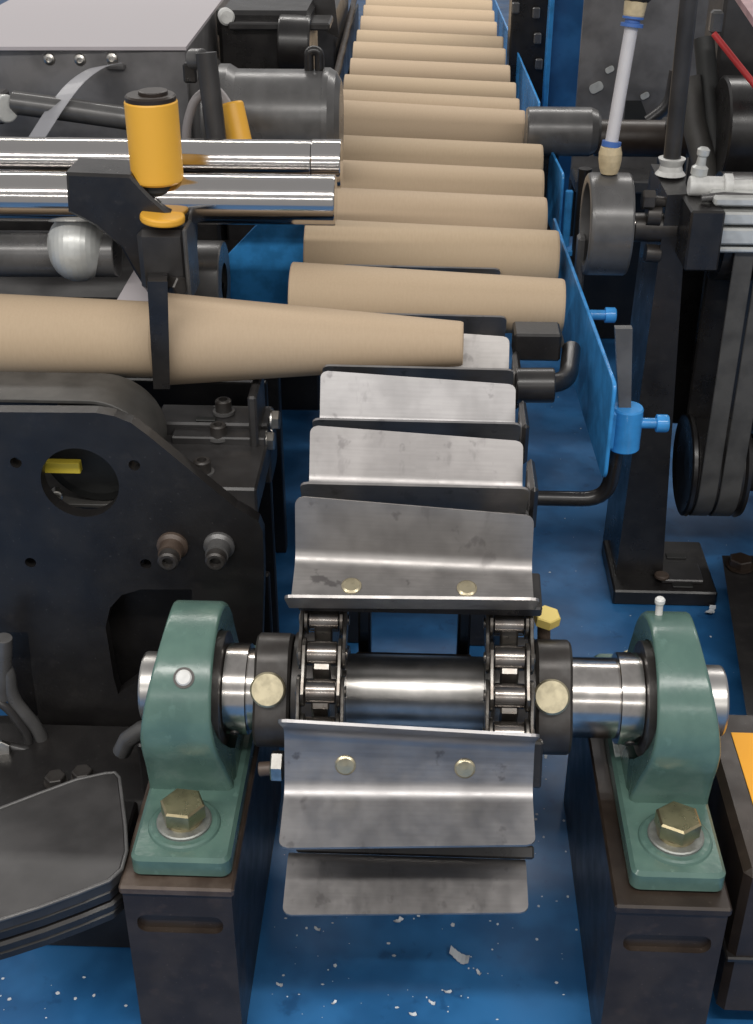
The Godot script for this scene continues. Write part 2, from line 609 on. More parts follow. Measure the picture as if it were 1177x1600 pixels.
func build_conveyor() -> void:
	var t := thing("slat_conveyor", "chain conveyor of folded steel slats running away between the machines", "conveyor", Vector3.ZERO)
	# drive shaft, with the wide steel sleeve between the two sprockets
	var sh := bar(t, "drive_shaft", Vector3(-0.3085, 0, 0), Vector3(0.3545, 0, 0), 0.0405, "shaft_steel", 0.003, 56)
	turned(sh, "sleeve", Vector3(-0.073, 0, 0), Vector3.RIGHT, [Vector2(0.0405, 0), Vector2(0.0425, 0), Vector2(0.0435, 0.001), Vector2(0.0435, 0.155), Vector2(0.0425, 0.156), Vector2(0.0405, 0.156)], "shaft_steel", 56)
	turned(sh, "shoulder_ring", Vector3(-0.0790, 0, 0), Vector3.RIGHT, [Vector2(0.0405, 0), Vector2(0.052, 0), Vector2(0.0525, 0.0008), Vector2(0.0525, 0.007), Vector2(0.0405, 0.0075)], "roller_steel", 48)
	turned(sh, "spacer_sleeve", Vector3(0.178, 0, 0), Vector3.RIGHT, [Vector2(0.0405, 0), Vector2(0.045, 0), Vector2(0.046, 0.001), Vector2(0.046, 0.055), Vector2(0.045, 0.056), Vector2(0.0405, 0.056)], "ground_steel", 56)
	turned(sh, "spacer_sleeve", Vector3(-0.188, 0, 0), Vector3.RIGHT, [Vector2(0.0405, 0), Vector2(0.046, 0), Vector2(0.047, 0.001), Vector2(0.047, 0.012), Vector2(0.046, 0.013), Vector2(0.0405, 0.013)], "ground_steel", 56)
	# clamping collars beside the sprockets, each with a wide bolt head towards the viewer
	for s in [0, 1]:
		var x0: float = [-0.1735, 0.1375][s]
		var w: float = 0.040
		var col := part(t, "clamp_collar", prism(round_rect(0.128, 0.140, 0.035, 6), w, 0.003), "oxide", Transform3D(Basis(Vector3(0, -0.785, 0.62).normalized(), Vector3(0, 0.62, 0.785).normalized(), Vector3(-1, 0, 0)), Vector3(x0, 0, 0)))
		var dir := Vector3(0, 0.62, 0.785).normalized()
		turned(col, "bolt_head", Vector3(x0 + [0.017, 0.016][s], 0, 0) + dir * 0.0690, dir, [Vector2(0.0195, 0), Vector2(0.0195, 0.008), Vector2(0.0175, 0.0095), Vector2(0, 0.0098)], "brass_zinc", 36)
	# hexagon bolts that stand on the collars' ends
	var yb := bar(t, "clamp_bolt", Vector3(0.1511, 0.0548, -0.0300), Vector3(0.1492, 0.0826, -0.0300), 0.0075, "dirt_brown")
	hex_head(yb, "bolt_head", Vector3(0.1514, 0.0827, -0.0300), Vector3(0.1, 1, 0.1), 0.027, 0.013, "pale_yellow", 0.0, 40)
	var gb := bar(t, "clamp_bolt", Vector3(-0.1665, -0.0409, 0.0900), Vector3(-0.1486, -0.0384, 0.0900), 0.008, "dirt_brown")
	hex_head(gb, "bolt_head", Vector3(-0.1527, -0.0348, 0.0900), Vector3(1, 0, 0), 0.03, 0.014, "zinc", 0.0, 0)
	# sprockets
	var a0 := 0.272 * CHAIN_R - 0.5 * LINK
	for s in [0, 1]:
		var x: float = [-0.092, 0.1015][s]
		var th0: float = a0 / CHAIN_R
		var poly := sprocket_poly(25, 0.146, 0.161, PI / 2 - th0 - PI / 25.0)
		var sp := part(t, "sprocket", prism(poly, 0.019, 0.002), "chain_steel", Transform3D(Basis(Vector3(0, 0, -1), Vector3(0, 1, 0), Vector3(1, 0, 0)), Vector3(x + 0.0095, 0, 0)))
		turned(sp, "hub", Vector3(x - [0.041, 0.013][s], 0, 0), Vector3.RIGHT, [Vector2(0.0405, 0), Vector2(0.066, 0), Vector2(0.067, 0.001), Vector2(0.067, 0.051), Vector2(0.066, 0.052), Vector2(0.0405, 0.052)], "oxide", 48)
	# chains: links of rollers and side plates, one by one where they can be seen
	var roller := lathe([Vector2(0.0055, -0.0155), Vector2(0.0125, -0.0155), Vector2(0.0130, -0.0148), Vector2(0.0130, 0.0148), Vector2(0.0125, 0.0155), Vector2(0.0055, 0.0155)], 28)
	var pin := lathe([Vector2(0, -0.0265), Vector2(0.0052, -0.0265), Vector2(0.0058, -0.0255), Vector2(0.0058, 0.0255), Vector2(0.0052, 0.0265), Vector2(0, 0.0265)], 16)
	var plate := prism(link_poly(LINK, 0.0165, 0.0125), 0.0038, 0.0006)
	for s in [0, 1]:
		var x: float = [-0.092, 0.1015][s]
		var ch := Node3D.new()
		ch.name = "roller_chain"
		t.add_child(ch, true)
		ch.position = Vector3(x, 0, 0)
		for k in range(-16, 14):
			var a := a0 + LINK * k
			var p: Array = chain_at(a, CHAIN_R)
			var q: Array = chain_at(a + LINK, CHAIN_R)
			var c: Vector3 = p[0] + Vector3(x, 0, 0)
			var turn := Basis(Vector3(0, 0, 1), PI / 2)
			part(ch, "roller", roller, "roller_steel", Transform3D(turn, c))
			part(ch, "pin", pin, "chain_steel", Transform3D(turn, c))
			if k == 13:
				continue
			var d: Vector3 = q[0] - p[0]
			var bx := Basis(d.normalized(), Vector3(1, 0, 0).cross(d.normalized()), Vector3(1, 0, 0))
			for e in [-1.0, 1.0]:
				var off: float = (0.0185 if posmod(k, 2) == 0 else 0.0228) * e + 0.0019
				part(ch, "link_plate", plate, "chain_steel", Transform3D(bx, c + d * 0.5 + Vector3(off, 0, 0)))
		var far := MB.new()                            # the rest of the chain lies under the cones
		var run := cbox(Vector3(0.05, 0.031, 2.75), 0.004)
		box(ch, "covered_run", Vector3(x, CHAIN_R, -0.64 - 1.375), Vector3(0.05, 0.031, 2.75), "chain_steel", 0.004)
	# slats
	var sm := slat_mesh()
	var bolt := lathe([Vector2(0.0105, 0), Vector2(0.0105, 0.0012), Vector2(0.0085, 0.0027), Vector2(0, 0.0032)], 28)
	var n := 0
	for a in slat_places():
		var p: Array = chain_at(a, BASE_R)
		var b := Basis(Vector3.RIGHT, p[1])
		if n == 0:
			b = Basis(Vector3.RIGHT, p[1] + 0.25)
		var sl := part(t, "slat", sm, "slat_steel_%d" % (n % 3), Transform3D(b, p[0]))
		if n < 6 and n > 0:
			for x in [-0.0635, 0.0565]:
				part(sl, "bolt_head", bolt, "brass_zinc", Transform3D(b, p[0] + b * Vector3(x, 0.0015, 0.003)))
			pass
		if n < 6:
			part(sl, "carrier_bar", cbox(Vector3(0.252, 0.014, 0.050), 0.002), "satin_black", Transform3D(b, p[0] + b * Vector3(0.008, -0.0090, 0)))
			if n > 2:
				part(sl, "end_cheek", cbox(Vector3(0.009, 0.056, 0.074), 0.006), "satin_black", Transform3D(b, p[0] + b * Vector3(0.1335, 0.010, -0.004)))
		n += 1
	# black frame of the conveyor below the slats
	for x in [-0.062, 0.066]:
		box(t, "chain_rail", Vector3(x, 0.11, -1.72), Vector3(0.02, 0.05, 3.1), "black_paint", 0.003)
	box(t, "cross_member", Vector3(0.002, -0.082, -0.150), Vector3(0.15, 0.034, 0.03), "brown_black", 0.003)
	for x in [-0.062, 0.066]:
		box(t, "hanger", Vector3(x, 0.015, -0.185), Vector3(0.016, 0.22, 0.035), "black_paint", 0.003)
	for z in [-0.6, -1.6, -2.6]:
		box(t, "frame_leg", Vector3(-0.11, (FLOOR + 0.085) / 2, z), Vector3(0.04, 0.085 - FLOOR, 0.05), "black_paint", 0.003)
		box(t, "frame_leg", Vector3(0.11, (FLOOR + 0.085) / 2, z), Vector3(0.04, 0.085 - FLOOR, 0.05), "black_paint", 0.003)
		box(t, "cross_member", Vector3(0, 0.07, z), Vector3(0.26, 0.03, 0.05), "black_paint", 0.003)


# ---------------------------------------------------------------- bearings and pedestals
func build_pillow_block(inner: float, outer: float, label: String, marks: bool) -> void:
	# inner and outer: x of the face towards the conveyor and of the outside face of the arch
	var s := signf(outer)
	var t := thing("pillow_block", label, "bearing", Vector3((inner + outer) / 2, -0.105, 0), "green bearings of the drive shaft")
	# the arch, seen from its end: wider below
	var w_top := absf(outer - inner)
	var mb := MB.new()
	var prof := []
	prof.append(Vector2(0.090, -0.104))
	prof.append(Vector2(0.086, -0.075))
	prof.append(Vector2(0.091, -0.045))
	prof.append_array(arc2(Vector2.ZERO, 0.1005, -14, 194, 40))
	prof.append(Vector2(-0.091, -0.045))
	prof.append(Vector2(-0.086, -0.075))
	prof.append(Vector2(-0.090, -0.104))
	var ch := 0.006
	var rings := []
	var nn := []
	for k in prof.size():
		var p: Vector2 = prof[k]
		var a: Vector2 = prof[maxi(k - 1, 0)]
		var b: Vector2 = prof[mini(k + 1, prof.size() - 1)]
		var tg := (b - a).normalized()
		var o := Vector2(tg.y, -tg.x)
		var flare := clampf((0.03 - p.y) / 0.125, 0.0, 1.0)
		flare = pow(flare, 1.4) * 0.021
		var xi := inner - s * flare
		var xo := outer - s * 0.020 * pow(clampf(p.y / 0.1, 0.0, 1.0), 1.4)
		var ring := []
		var rn := []
		for e in [[xi, 1.0, -s], [xi + s * ch * 0.35, 0.35, -s], [xi + s * ch, 0.0, 0.0], [xo - s * ch, 0.0, 0.0], [xo - s * ch * 0.35, 0.35, s], [xo, 1.0, s]]:
			var q: Vector2 = p - o * ch * e[1]
			ring.append(Vector3(e[0], q.y, q.x))
			rn.append((Vector3(e[2] * e[1], 0, 0) + Vector3(0, o.y, o.x) * (1.0 - e[1] * 0.6)).normalized())
		rings.append(ring)
		nn.append(rn)
	for k in prof.size() - 1:
		for i in 5:
			mb.quad(rings[k][i], rings[k + 1][i], rings[k + 1][i + 1], rings[k][i + 1], nn[k][i], nn[k + 1][i], nn[k + 1][i + 1], nn[k][i + 1])
		# side faces, as an annulus round the bearing seat
		for e in [0, 5]:
			var sx := -s if e == 0 else s
			var p1: Vector3 = rings[k][e]
			var p2: Vector3 = rings[k + 1][e]
			var r1 := Vector3(p1.x - sx * 0.008, p1.y, p1.z).normalized()
			var c1 := Vector2(p1.y, p1.z).normalized() * 0.068
			var c2 := Vector2(p2.y, p2.z).normalized() * 0.068
			var sn := Vector3(sx, 0, 0)
			mb.quad(p1, p2, Vector3(p2.x - sx * 0.006, c2.x, c2.y), Vector3(p1.x - sx * 0.006, c1.x, c1.y), sn, sn, sn, sn)
	for e in [0, 5]:                                   # close the underside between the feet
		var sx := -s if e == 0 else s
		var p1: Vector3 = rings[0][e]
		var p2: Vector3 = rings[-1][e]
		var sn := Vector3(sx, 0, 0)
		var c1 := Vector2(p1.y, p1.z).normalized() * 0.068
		var c2 := Vector2(p2.y, p2.z).normalized() * 0.068
		mb.quad(p1, p2, Vector3(p2.x - sx * 0.006, c2.x, c2.y), Vector3(p1.x - sx * 0.006, c1.x, c1.y), sn, sn, sn, sn)
		mb.tri(Vector3(p1.x - sx * 0.006, c1.x, c1.y), Vector3(p2.x - sx * 0.006, c2.x, c2.y), Vector3(p1.x - sx * 0.006, -0.068, 0), sn, sn, sn)
	part(t, "housing", mb.done(), "green_paint")
	# foot with its round boss
	var bi := inner - s * 0.028
	var cx := (bi + outer) / 2
	var bw := absf(outer - bi)
	var foot := part(t, "foot", prism(round_rect(bw, 0.384, 0.011, 6), 0.027, 0.004), "green_paint", Transform3D(Basis(Vector3(1, 0, 0), Vector3(0, 0, -1), Vector3(0, 1, 0)), Vector3(cx, -0.078, 0)))
	for z in [0.140, -0.140]:
		var bx := cx + s * 0.003
		turned(foot, "boss", Vector3(bx, -0.0785, z), Vector3.UP, [Vector2(0.040, 0), Vector2(0.0385, 0.003), Vector2(0.036, 0.0045), Vector2(0, 0.0045)], "green_paint", 40)
		turned(t, "washer", Vector3(bx, -0.0742, z), Vector3.UP, [Vector2(0.030, 0), Vector2(0.030, 0.003), Vector2(0.0285, 0.0042), Vector2(0, 0.0042)], "dull_zinc", 36)
		turned(t, "spring_washer", Vector3(bx, -0.0702, z), Vector3.UP, [Vector2(0.0205, 0), Vector2(0.0205, 0.0045), Vector2(0, 0.0045)], "old_brass", 32)
		hex_head(t, "bolt_head", Vector3(bx, -0.066, z), Vector3(0, 1, 0), 0.043, 0.021, "old_brass", 0.0, 14.0 + 20.0 * s)
	# bearing insert and its locking collar
	turned(t, "bearing_ring", Vector3(inner - s * 0.004, 0, 0), Vector3(s, 0, 0), [Vector2(0.0410, 0), Vector2(0.0660, 0.001), Vector2(0.0665, 0.002), Vector2(0.0665, absf(outer - inner) - 0.012), Vector2(0.041, absf(outer - inner) - 0.012)], "oxide", 48)
	var lock := turned(t, "locking_collar", Vector3(inner - s * 0.031, 0, 0), Vector3(s, 0, 0), [Vector2(0.0408, 0), Vector2(0.0515, 0), Vector2(0.0525, 0.001), Vector2(0.0525, 0.026), Vector2(0.0495, 0.028), Vector2(0.0495, 0.040), Vector2(0.0408, 0.040)], "ground_steel", 56)
	var sd := Vector3(0, -0.55, 0.83).normalized()
	turned(lock, "set_screw", Vector3(inner - s * 0.016, 0, 0) + sd * 0.050, sd, [Vector2(0.0055, 0), Vector2(0.0055, 0.0035), Vector2(0.004, 0.004), Vector2(0.003, 0.004), Vector2(0.003, 0.001), Vector2(0, 0.001)], "oxide", 16)
	if marks:                                          # plug of the grease hole, ringed
		var gd := Vector3(0, 0.70, 0.714).normalized()
		var gp := Vector3((inner + outer) / 2 + 0.010, 0, 0) + gd * 0.0985
		turned(t, "plug_seat", gp, gd, [Vector2(0.0115, 0), Vector2(0.0115, 0.0028), Vector2(0.0085, 0.0028), Vector2(0.0085, 0.0015)], "oxide", 28)
		turned(t, "grease_plug", gp, gd, [Vector2(0.0088, 0), Vector2(0.0088, 0.0035), Vector2(0.0072, 0.0052), Vector2(0, 0.0056)], "white_plastic", 28)
	else:
		var gp := Vector3((inner + outer) / 2 - 0.022, 0.094, -0.032)
		var gn := bar(t, "grease_nipple", gp, gp + Vector3(0, 0.016, -0.003), 0.0042, "white_plastic", 0.001, 18)
		turned(gn, "nipple_head", gp + Vector3(0, 0.014, -0.003), Vector3.UP, [Vector2(0.005, 0), Vector2(0.0058, 0.002), Vector2(0.0058, 0.006), Vector2(0.004, 0.008), Vector2(0, 0.0085)], "white_plastic", 18)


func build_pedestal(x0: float, x1: float, zf: float, label: String, plate_mat: String) -> void:
	var cx := (x0 + x1) / 2
	var t := thing("pedestal", label, "pedestal", Vector3(cx, FLOOR, 0), "black pedestals under the bearings")
	var w := absf(x1 - x0)
	var top := -0.1052
	var depth := zf + 0.215
	box(t, "top_plate", Vector3(cx, top - 0.006, zf - depth / 2), Vector3(w, 0.012, depth), plate_mat, 0.0025)
	# the box below, with a real slot pressed into its front wall
	var ww := w - 0.006
	var hh := top - 0.0125 - FLOOR
	var body := CSGCombiner3D.new()
	body.name = "body"
	body.material_override = M["brown_black"]
	t.add_child(body, true)
	body.global_position = Vector3(cx, 0, 0)
	var o := CSGBox3D.new()
	o.name = "shell"
	o.size = Vector3(ww, hh, depth - 0.006)
	o.position = Vector3(0, FLOOR + hh / 2, zf - 0.003 - (depth - 0.006) / 2)
	o.material = M["brown_black"]
	body.add_child(o)
	var cut := CSGPolygon3D.new()
	cut.name = "slot"
	cut.operation = CSGShape3D.OPERATION_SUBTRACTION
	cut.polygon = PackedVector2Array(round_rect(ww * 0.80, 0.026, 0.011, 6))
	cut.depth = 0.012
	cut.material = M["brown_black"]
	cut.position = Vector3(0, -0.163, zf + 0.002)
	body.add_child(cut)


# ---------------------------------------------------------------- paper cones
func cone_mesh(l: float, r_big: float, r_small: float) -> ArrayMesh:
	var w := 0.0035
	return lathe([Vector2(r_big - w, 0.02), Vector2(r_big - w, 0.001), Vector2(r_big - w * 0.6, 0), Vector2(r_big - 0.001, 0.0004), Vector2(r_big, 0.002), Vector2(r_small, l - 0.004), Vector2(r_small - 0.0012, l - 0.001), Vector2(r_small - w * 0.6, l), Vector2(r_small - w, l - 0.001), Vector2(r_small - w, 0.3 * l), Vector2(r_big - w, 0.02)], 56)


func build_cones() -> void:
	rng.seed = 5
	var meshes := [cone_mesh(0.400, 0.0525, 0.0395), cone_mesh(0.404, 0.0520, 0.0390), cone_mesh(0.397, 0.0530, 0.0400)]
	var wide := [cone_mesh(0.400, 0.0560, 0.0465), cone_mesh(0.404, 0.0555, 0.0460), cone_mesh(0.397, 0.0565, 0.0470)]
	# small shifts of each cone along its slat, as they lie in the photograph
	var shift := [0.0, 0.004, 0.004, 0.010, 0.018, 0.004, -0.002, -0.003, 0.0, -0.004, -0.005, -0.006, -0.008, -0.01]
	var skew := [0.6, 0.0, -0.4, 0.3, 0.0, 2.6, 1.4, 0.8, -0.3, 0.5, 0.6, 0.2, -0.4, 0.3]
	var lift := [0.0, 0.0, 0.003, 0.0, 0.0, 0.012, 0.004, 0.0, 0.0, 0.003, 0.0, 0.0, 0.0, 0.0]
	for i in CONE_Z.size():
		var label: String = "kraft paper cone lying in its slat, %s in the row from the bare slats" % ["first", "second", "third", "fourth", "fifth", "sixth", "seventh", "eighth", "ninth", "tenth", "eleventh", "twelfth", "thirteenth", "fourteenth"][i]
		if i == 0:
			label = "first kraft paper cone lying straight in its slat, beside the bare slats"
		elif i == 5:
			label = "kraft paper cone lying askew and higher than its neighbours by the grey roller"
		var z: float = CONE_Z[i]
		var x0: float = -0.190 + shift[i]
		var r := 0.0460
		var y: float = BASE_R + 0.0535 + lift[i]
		var t := thing("paper_cone", label, "paper cone", Vector3(x0 + 0.2, y - r, z), "" if i in [0, 5] else "paper cones lying across the conveyor")
		if i in [0, 5]:
			t.set_meta("group", "paper cones lying across the conveyor")
		var ys := deg_to_rad(skew[i])
		var d := Vector3(cos(ys), -0.012, sin(ys)).normalized()
		var m := "kraft_%d" % (i % 3)
		var xf := along(Vector3(x0, y, z - sin(ys) * 0.2), Vector3(x0, y, z - sin(ys) * 0.2) + d)
		xf.basis = xf.basis * Basis(Vector3.UP, rng.randf() * TAU)
		part(t, "paper_wall", meshes[i % 3] if i < 1 else wide[i % 3], m, xf)
	# the cone that is just being laid into a slat, and the one still on the mandrel
	var a := Vector3(-0.3436, 0.2449, -0.4460)
	var b := Vector3(0.0596, 0.2527, -0.4280)
	var t := thing("paper_cone", "wide kraft paper cone dropping into a slat from the black gripper arm", "paper cone", a, "paper cones coming off the machine")
	part(t, "paper_wall", cone_mesh((b - a).length(), 0.0625, 0.0300), "kraft_2", along(a, b))
	var c := Vector3(-0.6520, 0.2363, -0.4700)
	var e := Vector3(-0.3539, 0.2412, -0.4520)
	t = thing("paper_cone", "kraft paper cone on the mandrel behind the gripper arm, above the black frame", "paper cone", c, "paper cones coming off the machine")
	part(t, "paper_wall", cone_mesh((e - c).length(), 0.0600, 0.0515), "kraft_0", along(c, e))
	bar(t, "mandrel", c - Vector3(0.15, 0, 0), e + Vector3(0.01, 0, 0), 0.022, "ground_steel")


# ---------------------------------------------------------------- guides at the right of the cones
func guide_plate(t: Node3D, called: String, a: Vector3, b: Vector3, low: float, m: String) -> MeshInstance3D:
	var d := b - a
	var l := Vector2(d.x, d.z).length()
	var poly := [Vector2(0, low), Vector2(l, low), Vector2(l, 0), Vector2(0, 0)]
	poly = []
	poly.append_array(arc2(Vector2(0.02, low + 0.02), 0.02, 180, 270, 5))
	poly.append_array(arc2(Vector2(l - 0.008, low + 0.008), 0.008, 270, 360, 4))
	poly.append_array(arc2(Vector2(l - 0.012, -0.012), 0.012, 0, 90, 4))
	poly.append_array(arc2(Vector2(0.012, -0.012), 0.012, 90, 180, 4))
	var x := Vector3(d.x, 0, d.z).normalized()
	return part(t, called, prism(poly, 0.005, 0.0012), m, Transform3D(Basis(x, Vector3.UP, x.cross(Vector3.UP)), a))


func build_guides() -> void:
	# near guide
	var a := Vector3(0.2500, 0.2534, -0.3057)
	var b := Vector3(0.2292, 0.2534, -0.9920)
	var t := thing("side_guide", "near bright blue guide plate with a clamp, beside the bare slats", "guide plate", Vector3(a.x, FLOOR, a.z), "blue side guides along the conveyor")
	guide_plate(t, "plate", a, b, -0.142, "guide_blue")
	var c := Vector3(0.2736, 0.1732, -0.3450)
	turned(t, "clamp", c - Vector3(0, 0.030, 0), Vector3.UP, [Vector2(0.0, 0), Vector2(0.0195, 0), Vector2(0.0205, 0.0015), Vector2(0.0205, 0.0575), Vector2(0.0190, 0.060), Vector2(0.0, 0.0605)], "guide_blue", 36)
	box(t, "clamp_web", c + Vector3(-0.014, 0, 0.0), Vector3(0.022, 0.055, 0.026), "guide_blue", 0.003)
	var cb := bar(t, "clamp_bolt", c + Vector3(0.015, 0.008, 0.002), c + Vector3(0.040, 0.008, 0.002), 0.007, "guide_blue")
	turned(cb, "bolt_head", c + Vector3(0.038, 0.008, 0.002), Vector3.RIGHT, [Vector2(0, 0), Vector2(0.0110, 0), Vector2(0.0118, 0.001), Vector2(0.0118, 0.014), Vector2(0.0105, 0.016), Vector2(0, 0.016)], "guide_blue", 24)
	# bent rod that carries the clamp, with its flattened top
	var rx := c.x - 0.012
	var path := round_path([Vector3(0.10, 0.057, c.z - 0.012), Vector3(rx, 0.057, c.z - 0.012), Vector3(rx + 0.004, 0.17, c.z)], 0.035)
	part(t, "support_rod", pipe(path, 0.0105, 18), "satin_black")
	part(t, "rod_end", hexa([c + Vector3(-0.011, 0.02, 0.004), c + Vector3(0.004, 0.02, 0.004), c + Vector3(0.004, 0.02, -0.008), c + Vector3(-0.011, 0.02, -0.008), Vector3(0.2471, 0.3098, -0.3520) + Vector3(0, 0, 0.004), Vector3(0.2687, 0.3101, -0.3520) + Vector3(0, 0, 0.004), Vector3(0.2687, 0.3101, -0.3520) + Vector3(0, 0, -0.008), Vector3(0.2471, 0.3098, -0.3520) + Vector3(0, 0, -0.008)]), "gun_grey")
	# second clamp further back and its rod
	var f := Vector3(0.2641, 0.2209, -0.6200)
	bar(t, "clamp_bolt", f - Vector3(0.018, 0, 0), f + Vector3(0.012, 0, 0), 0.0075, "guide_blue")
	turned(t, "bolt_head", f + Vector3(0.010, 0, 0), Vector3.RIGHT, [Vector2(0, 0), Vector2(0.0115, 0), Vector2(0.0115, 0.014), Vector2(0.0095, 0.016), Vector2(0, 0.016)], "guide_blue", 24)
	path = round_path([Vector3(0.1307, 0.2096, -0.4000), Vector3(0.1836, 0.2087, -0.4000), Vector3(0.2037, 0.2047, -0.4300), Vector3(0.2136, 0.2172, -0.5000)], 0.03)
	part(t, "support_rod", pipe(path, 0.013, 18), "satin_black")
	bar(t, "rod_sleeve", Vector3(0.1309, 0.2058, -0.4000), Vector3(0.1821, 0.2068, -0.4000), 0.0235, "satin_black", 0.002)
	# shoe behind the slat that takes the falling cone
	var sh := box(t, "stop_block", Vector3(0.1638, 0.2279, -0.5000), Vector3(0.065, 0.040, 0.05), "black_paint", 0.003)
	part(sh, "stop_blade", hexa([Vector3(0.1950, 0.2374, -0.5200), Vector3(0.1995, 0.2375, -0.5200), Vector3(0.1972, 0.2457, -0.5000), Vector3(0.1927, 0.2456, -0.5000), Vector3(0.2105, 0.1760, -0.5200), Vector3(0.2176, 0.1791, -0.5200), Vector3(0.2150, 0.1879, -0.5000), Vector3(0.2080, 0.1849, -0.5000)]), "gun_grey")
	# middle and far guides
	a = Vector3(0.2693, 0.2534, -1.2572)
	b = Vector3(0.2513, 0.2534, -1.6265)
	t = thing("side_guide", "short middle blue guide plate between the two longer ones", "guide plate", Vector3(a.x, FLOOR, a.z), "blue side guides along the conveyor")
	guide_plate(t, "plate", a, b, -0.140, "guide_blue")
	box(t, "stay", Vector3(a.x + 0.010, 0.17, a.z + 0.01), Vector3(0.014, 0.11, 0.012), "guide_blue", 0.002)
	box(t, "foot_plate", Vector3(a.x + 0.055, 0.105, a.z - 0.02), Vector3(0.11, 0.012, 0.09), "guide_blue", 0.002)
	part(t, "support_rod", pipe(round_path([Vector3(0.1, 0.07, a.z + 0.02), Vector3(a.x + 0.035, 0.07, a.z + 0.02), Vector3(a.x + 0.035, 0.27, a.z + 0.02)], 0.03), 0.013, 16), "satin_black")
	a = Vector3(0.2667, 0.2534, -1.8584)
	b = Vector3(0.2245, 0.2534, -3.4843)
	t = thing("side_guide", "long far blue guide plate beside the far row of cones", "guide plate", Vector3(a.x, FLOOR, a.z), "blue side guides along the conveyor")
	guide_plate(t, "plate", a, b, -0.12, "guide_blue")
	var far := Vector3(0.2621, 0.2350, -3.0146)
	turned(t, "clamp_bolt", far, Vector3(1, 0, 0.1), [Vector2(0, -0.01), Vector2(0.011, -0.01), Vector2(0.011, 0.05), Vector2(0, 0.052)], "guide_blue", 20)
	for z in [-2.0, -3.2]:
		box(t, "stay", Vector3(0.30, (FLOOR + 0.15) / 2, z), Vector3(0.03, 0.15 - FLOOR, 0.03), "black_paint", 0.002)
	# guide at the left of the cones: blue flared end, dark rail further on
	t = thing("side_guide", "dark blue flared guide plate below the chrome rods", "guide plate", Vector3(-0.27, FLOOR, -0.85), "blue side guides along the conveyor")
	var poly := []
	for q in [Vector2(-0.3244, 0.2216), Vector2(-0.2706, 0.2765), Vector2(-0.2399, 0.3086), Vector2(-0.1880, 0.3093), Vector2(-0.1957, 0.0426), Vector2(-0.3245, 0.0404)]:
		poly.append(q)
	part(t, "plate", prism(poly, 0.005, 0.001), "guide_blue", at(Vector3(0, 0, -0.85)))
	box(t, "return_plate", Vector3(-0.201, 0.17, -1.0), Vector3(0.006, 0.24, 0.29), "guide_blue", 0.001)
	box(t, "stay", Vector3(-0.26, (FLOOR + 0.1) / 2, -0.87), Vector3(0.03, 0.1 - FLOOR, 0.03), "black_paint", 0.002)
	t = thing("side_rail", "thin dark rail along the left of the far cones", "rail", Vector3(-0.225, FLOOR, -2.4))
	part(t, "rail_bar", pipe([Vector3(-0.215, 0.262, -1.50), Vector3(-0.222, 0.268, -2.1), Vector3(-0.24, 0.285, -3.3)], 0.009, 12), "brown_black")
	box(t, "web", Vector3(-0.235, 0.20, -2.4), Vector3(0.006, 0.10, 1.8), "black_paint", 0.001)
	for z in [-1.7, -2.9]:
		box(t, "stay", Vector3(-0.245, (FLOOR + 0.16) / 2, z), Vector3(0.022, 0.16 - FLOOR, 0.03), "black_paint", 0.002)


# ---------------------------------------------------------------- machine at the left
func cut_plate(parent: Node3D, called: String, outline: Array, cuts: Array, z: float, thick: float, m: String) -> void:
	var c := CSGCombiner3D.new()
	c.name = called
	parent.add_child(c, true)
	c.global_position = Vector3(0, 0, z)
	c.material_override = M[m]
	var o := CSGPolygon3D.new()
	o.name = "sheet"
	o.polygon = PackedVector2Array(outline)
	o.depth = thick
	o.material = M[m]
	c.add_child(o)
	for k in cuts:
		var h := CSGPolygon3D.new()
		h.name = "opening"
		h.operation = CSGShape3D.OPERATION_SUBTRACTION
		h.polygon = PackedVector2Array(k)
		h.depth = thick + 0.02
		h.position.z = 0.01
		h.material = M[m]
		c.add_child(h, true)


